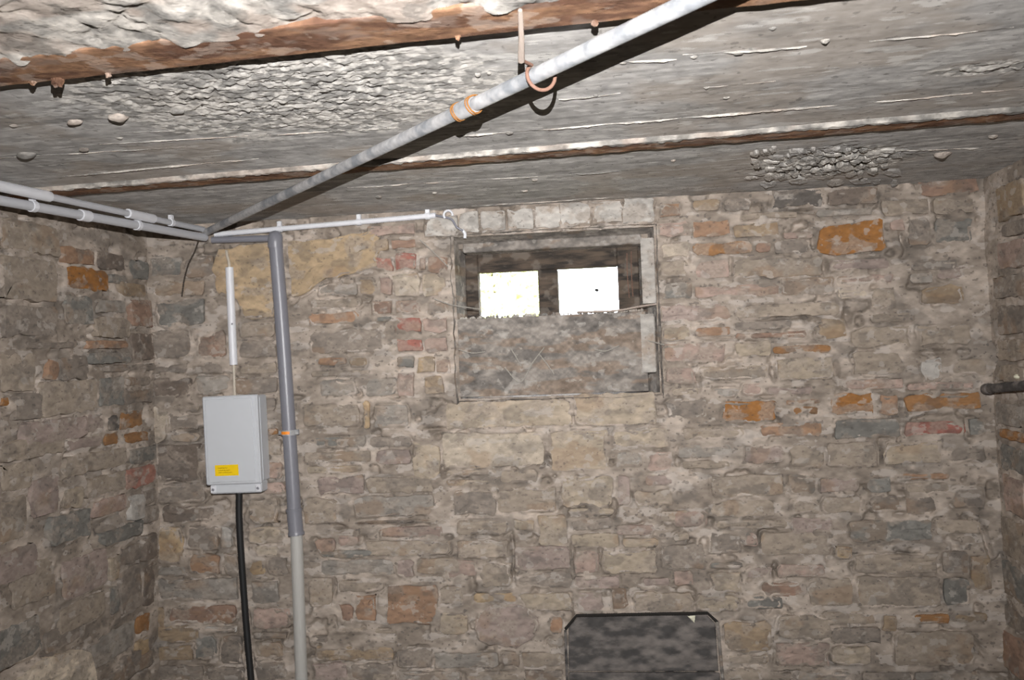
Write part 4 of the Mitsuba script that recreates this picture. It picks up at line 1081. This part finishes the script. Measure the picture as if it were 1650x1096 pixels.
# ------------------------------------------------------------------ iron pipe on the right wall
ip = thing("iron_pipe", "rusty iron pipe end on the right wall near the back corner", "pipe")
q0, q1 = hit(1590, 627, 0, XR - 0.035), hit(1652, 621, 0, XR - 0.035)
dd = (q1 - q0) / np.linalg.norm(q1 - q0)
add(ip + "__pipe_run", tube(line(q0, q0 + dd * 1.4, 20), 0.0155, 18), "mat_slate", 40)
q0b = q0 + dd * 0.02
add(ip + "__end_cap", tube([q0 - dd * 0.012, q0 - dd * 0.008, q0 + dd * 0.03, q0 + dd * 0.034], [0.012, 0.019, 0.019, 0.0155], 18), "mat_slate", 40)
for t in (0.25, 0.9):
    m = tube([q0 + dd * t, q0 + dd * t + [0.04, 0, 0]], 0.006, 10)
    add(ip + "__wall_pin", m, "mat_rust", 40)
ch = thing("lime_chip", "tiny white chip on the right wall just above the iron pipe", "chip")
q = hit(1640, 607, 0, XR - 0.012)
m = trimesh.creation.icosphere(1, 1.0); m.vertices = m.vertices * [0.012, 0.016, 0.008] + q
scene[ch] = mikit.ply(m, "mat_pale_chip")

# ------------------------------------------------------------------ the dark hatch low in the wall
ht = thing("hatch", "dark sooty hatch with clipped top corners set low in the back wall", "hatch")
ho = 0.016
hp = [hit(x, y, 1, D - ho) for x, y in ((916, 1012), (931, 995), (1138, 991), (1153, 1006), (1158, 1082), (916, 1082))]


def plate(pts, y0, y1, bev=0.003):
    p = np.array([(q[0], q[2]) for q in pts])
    c = p.mean(0)
    inner = c + (p - c) * (1 - bev / 0.15)
    v = np.vstack([np.column_stack([p[:, 0], np.full(len(p), y1), p[:, 1]]), np.column_stack([p[:, 0], np.full(len(p), y0 + bev), p[:, 1]]), np.column_stack([inner[:, 0], np.full(len(p), y0), inner[:, 1]])])
    return trimesh.Trimesh(v, process=True).convex_hull


add(ht + "__panel", plate(hp, D - ho, D + 0.01), "mat_slate")
x0, x1 = hp[5][0], hp[4][0]
zz = hp[5][2] - 0.006
add(ht + "__panel", box(x0, x1 + 0.004, D - ho, D + 0.01, zz - 0.32, zz, 0.003), "mat_slate")
fl = [hit(x, y, 1, D - 0.022) for x, y in ((1156, 1002), (1165, 1100))]
add(ht + "__frame_bar", tube([fl[0], fl[1], fl[1] + (fl[1] - fl[0])], 0.006, 8), "mat_board", 40)
fl = [hit(x, y, 1, D - 0.014) for x, y in ((911, 1016), (914, 1100))]
add(ht + "__frame_bar", tube([fl[0], fl[1], fl[1] + (fl[1] - fl[0])], 0.005, 8), "mat_slate", 40)
fl = [hit(x, y, 1, D - 0.018) for x, y in ((911, 1014), (929, 992), (1140, 988), (1156, 1003))]
add(ht + "__frame_bar", tube(fl, 0.0055, 8), "mat_dirt", 30)
q = hit(1114, 997, 1, D - ho - 0.002)
cp2 = trimesh.Trimesh(np.array([q + [-0.014, -0.004, 0.010], q + [0.014, -0.004, 0.012], q + [0.010, -0.004, -0.014], q + [0, -0.010, 0.002], q + [0, 0.004, 0]]), process=True).convex_hull
hc = thing("plaster_chip", "pale greenish chip caught at the top right of the dark hatch", "chip")
scene[hc] = mikit.ply(cp2, "mat_pale_chip")
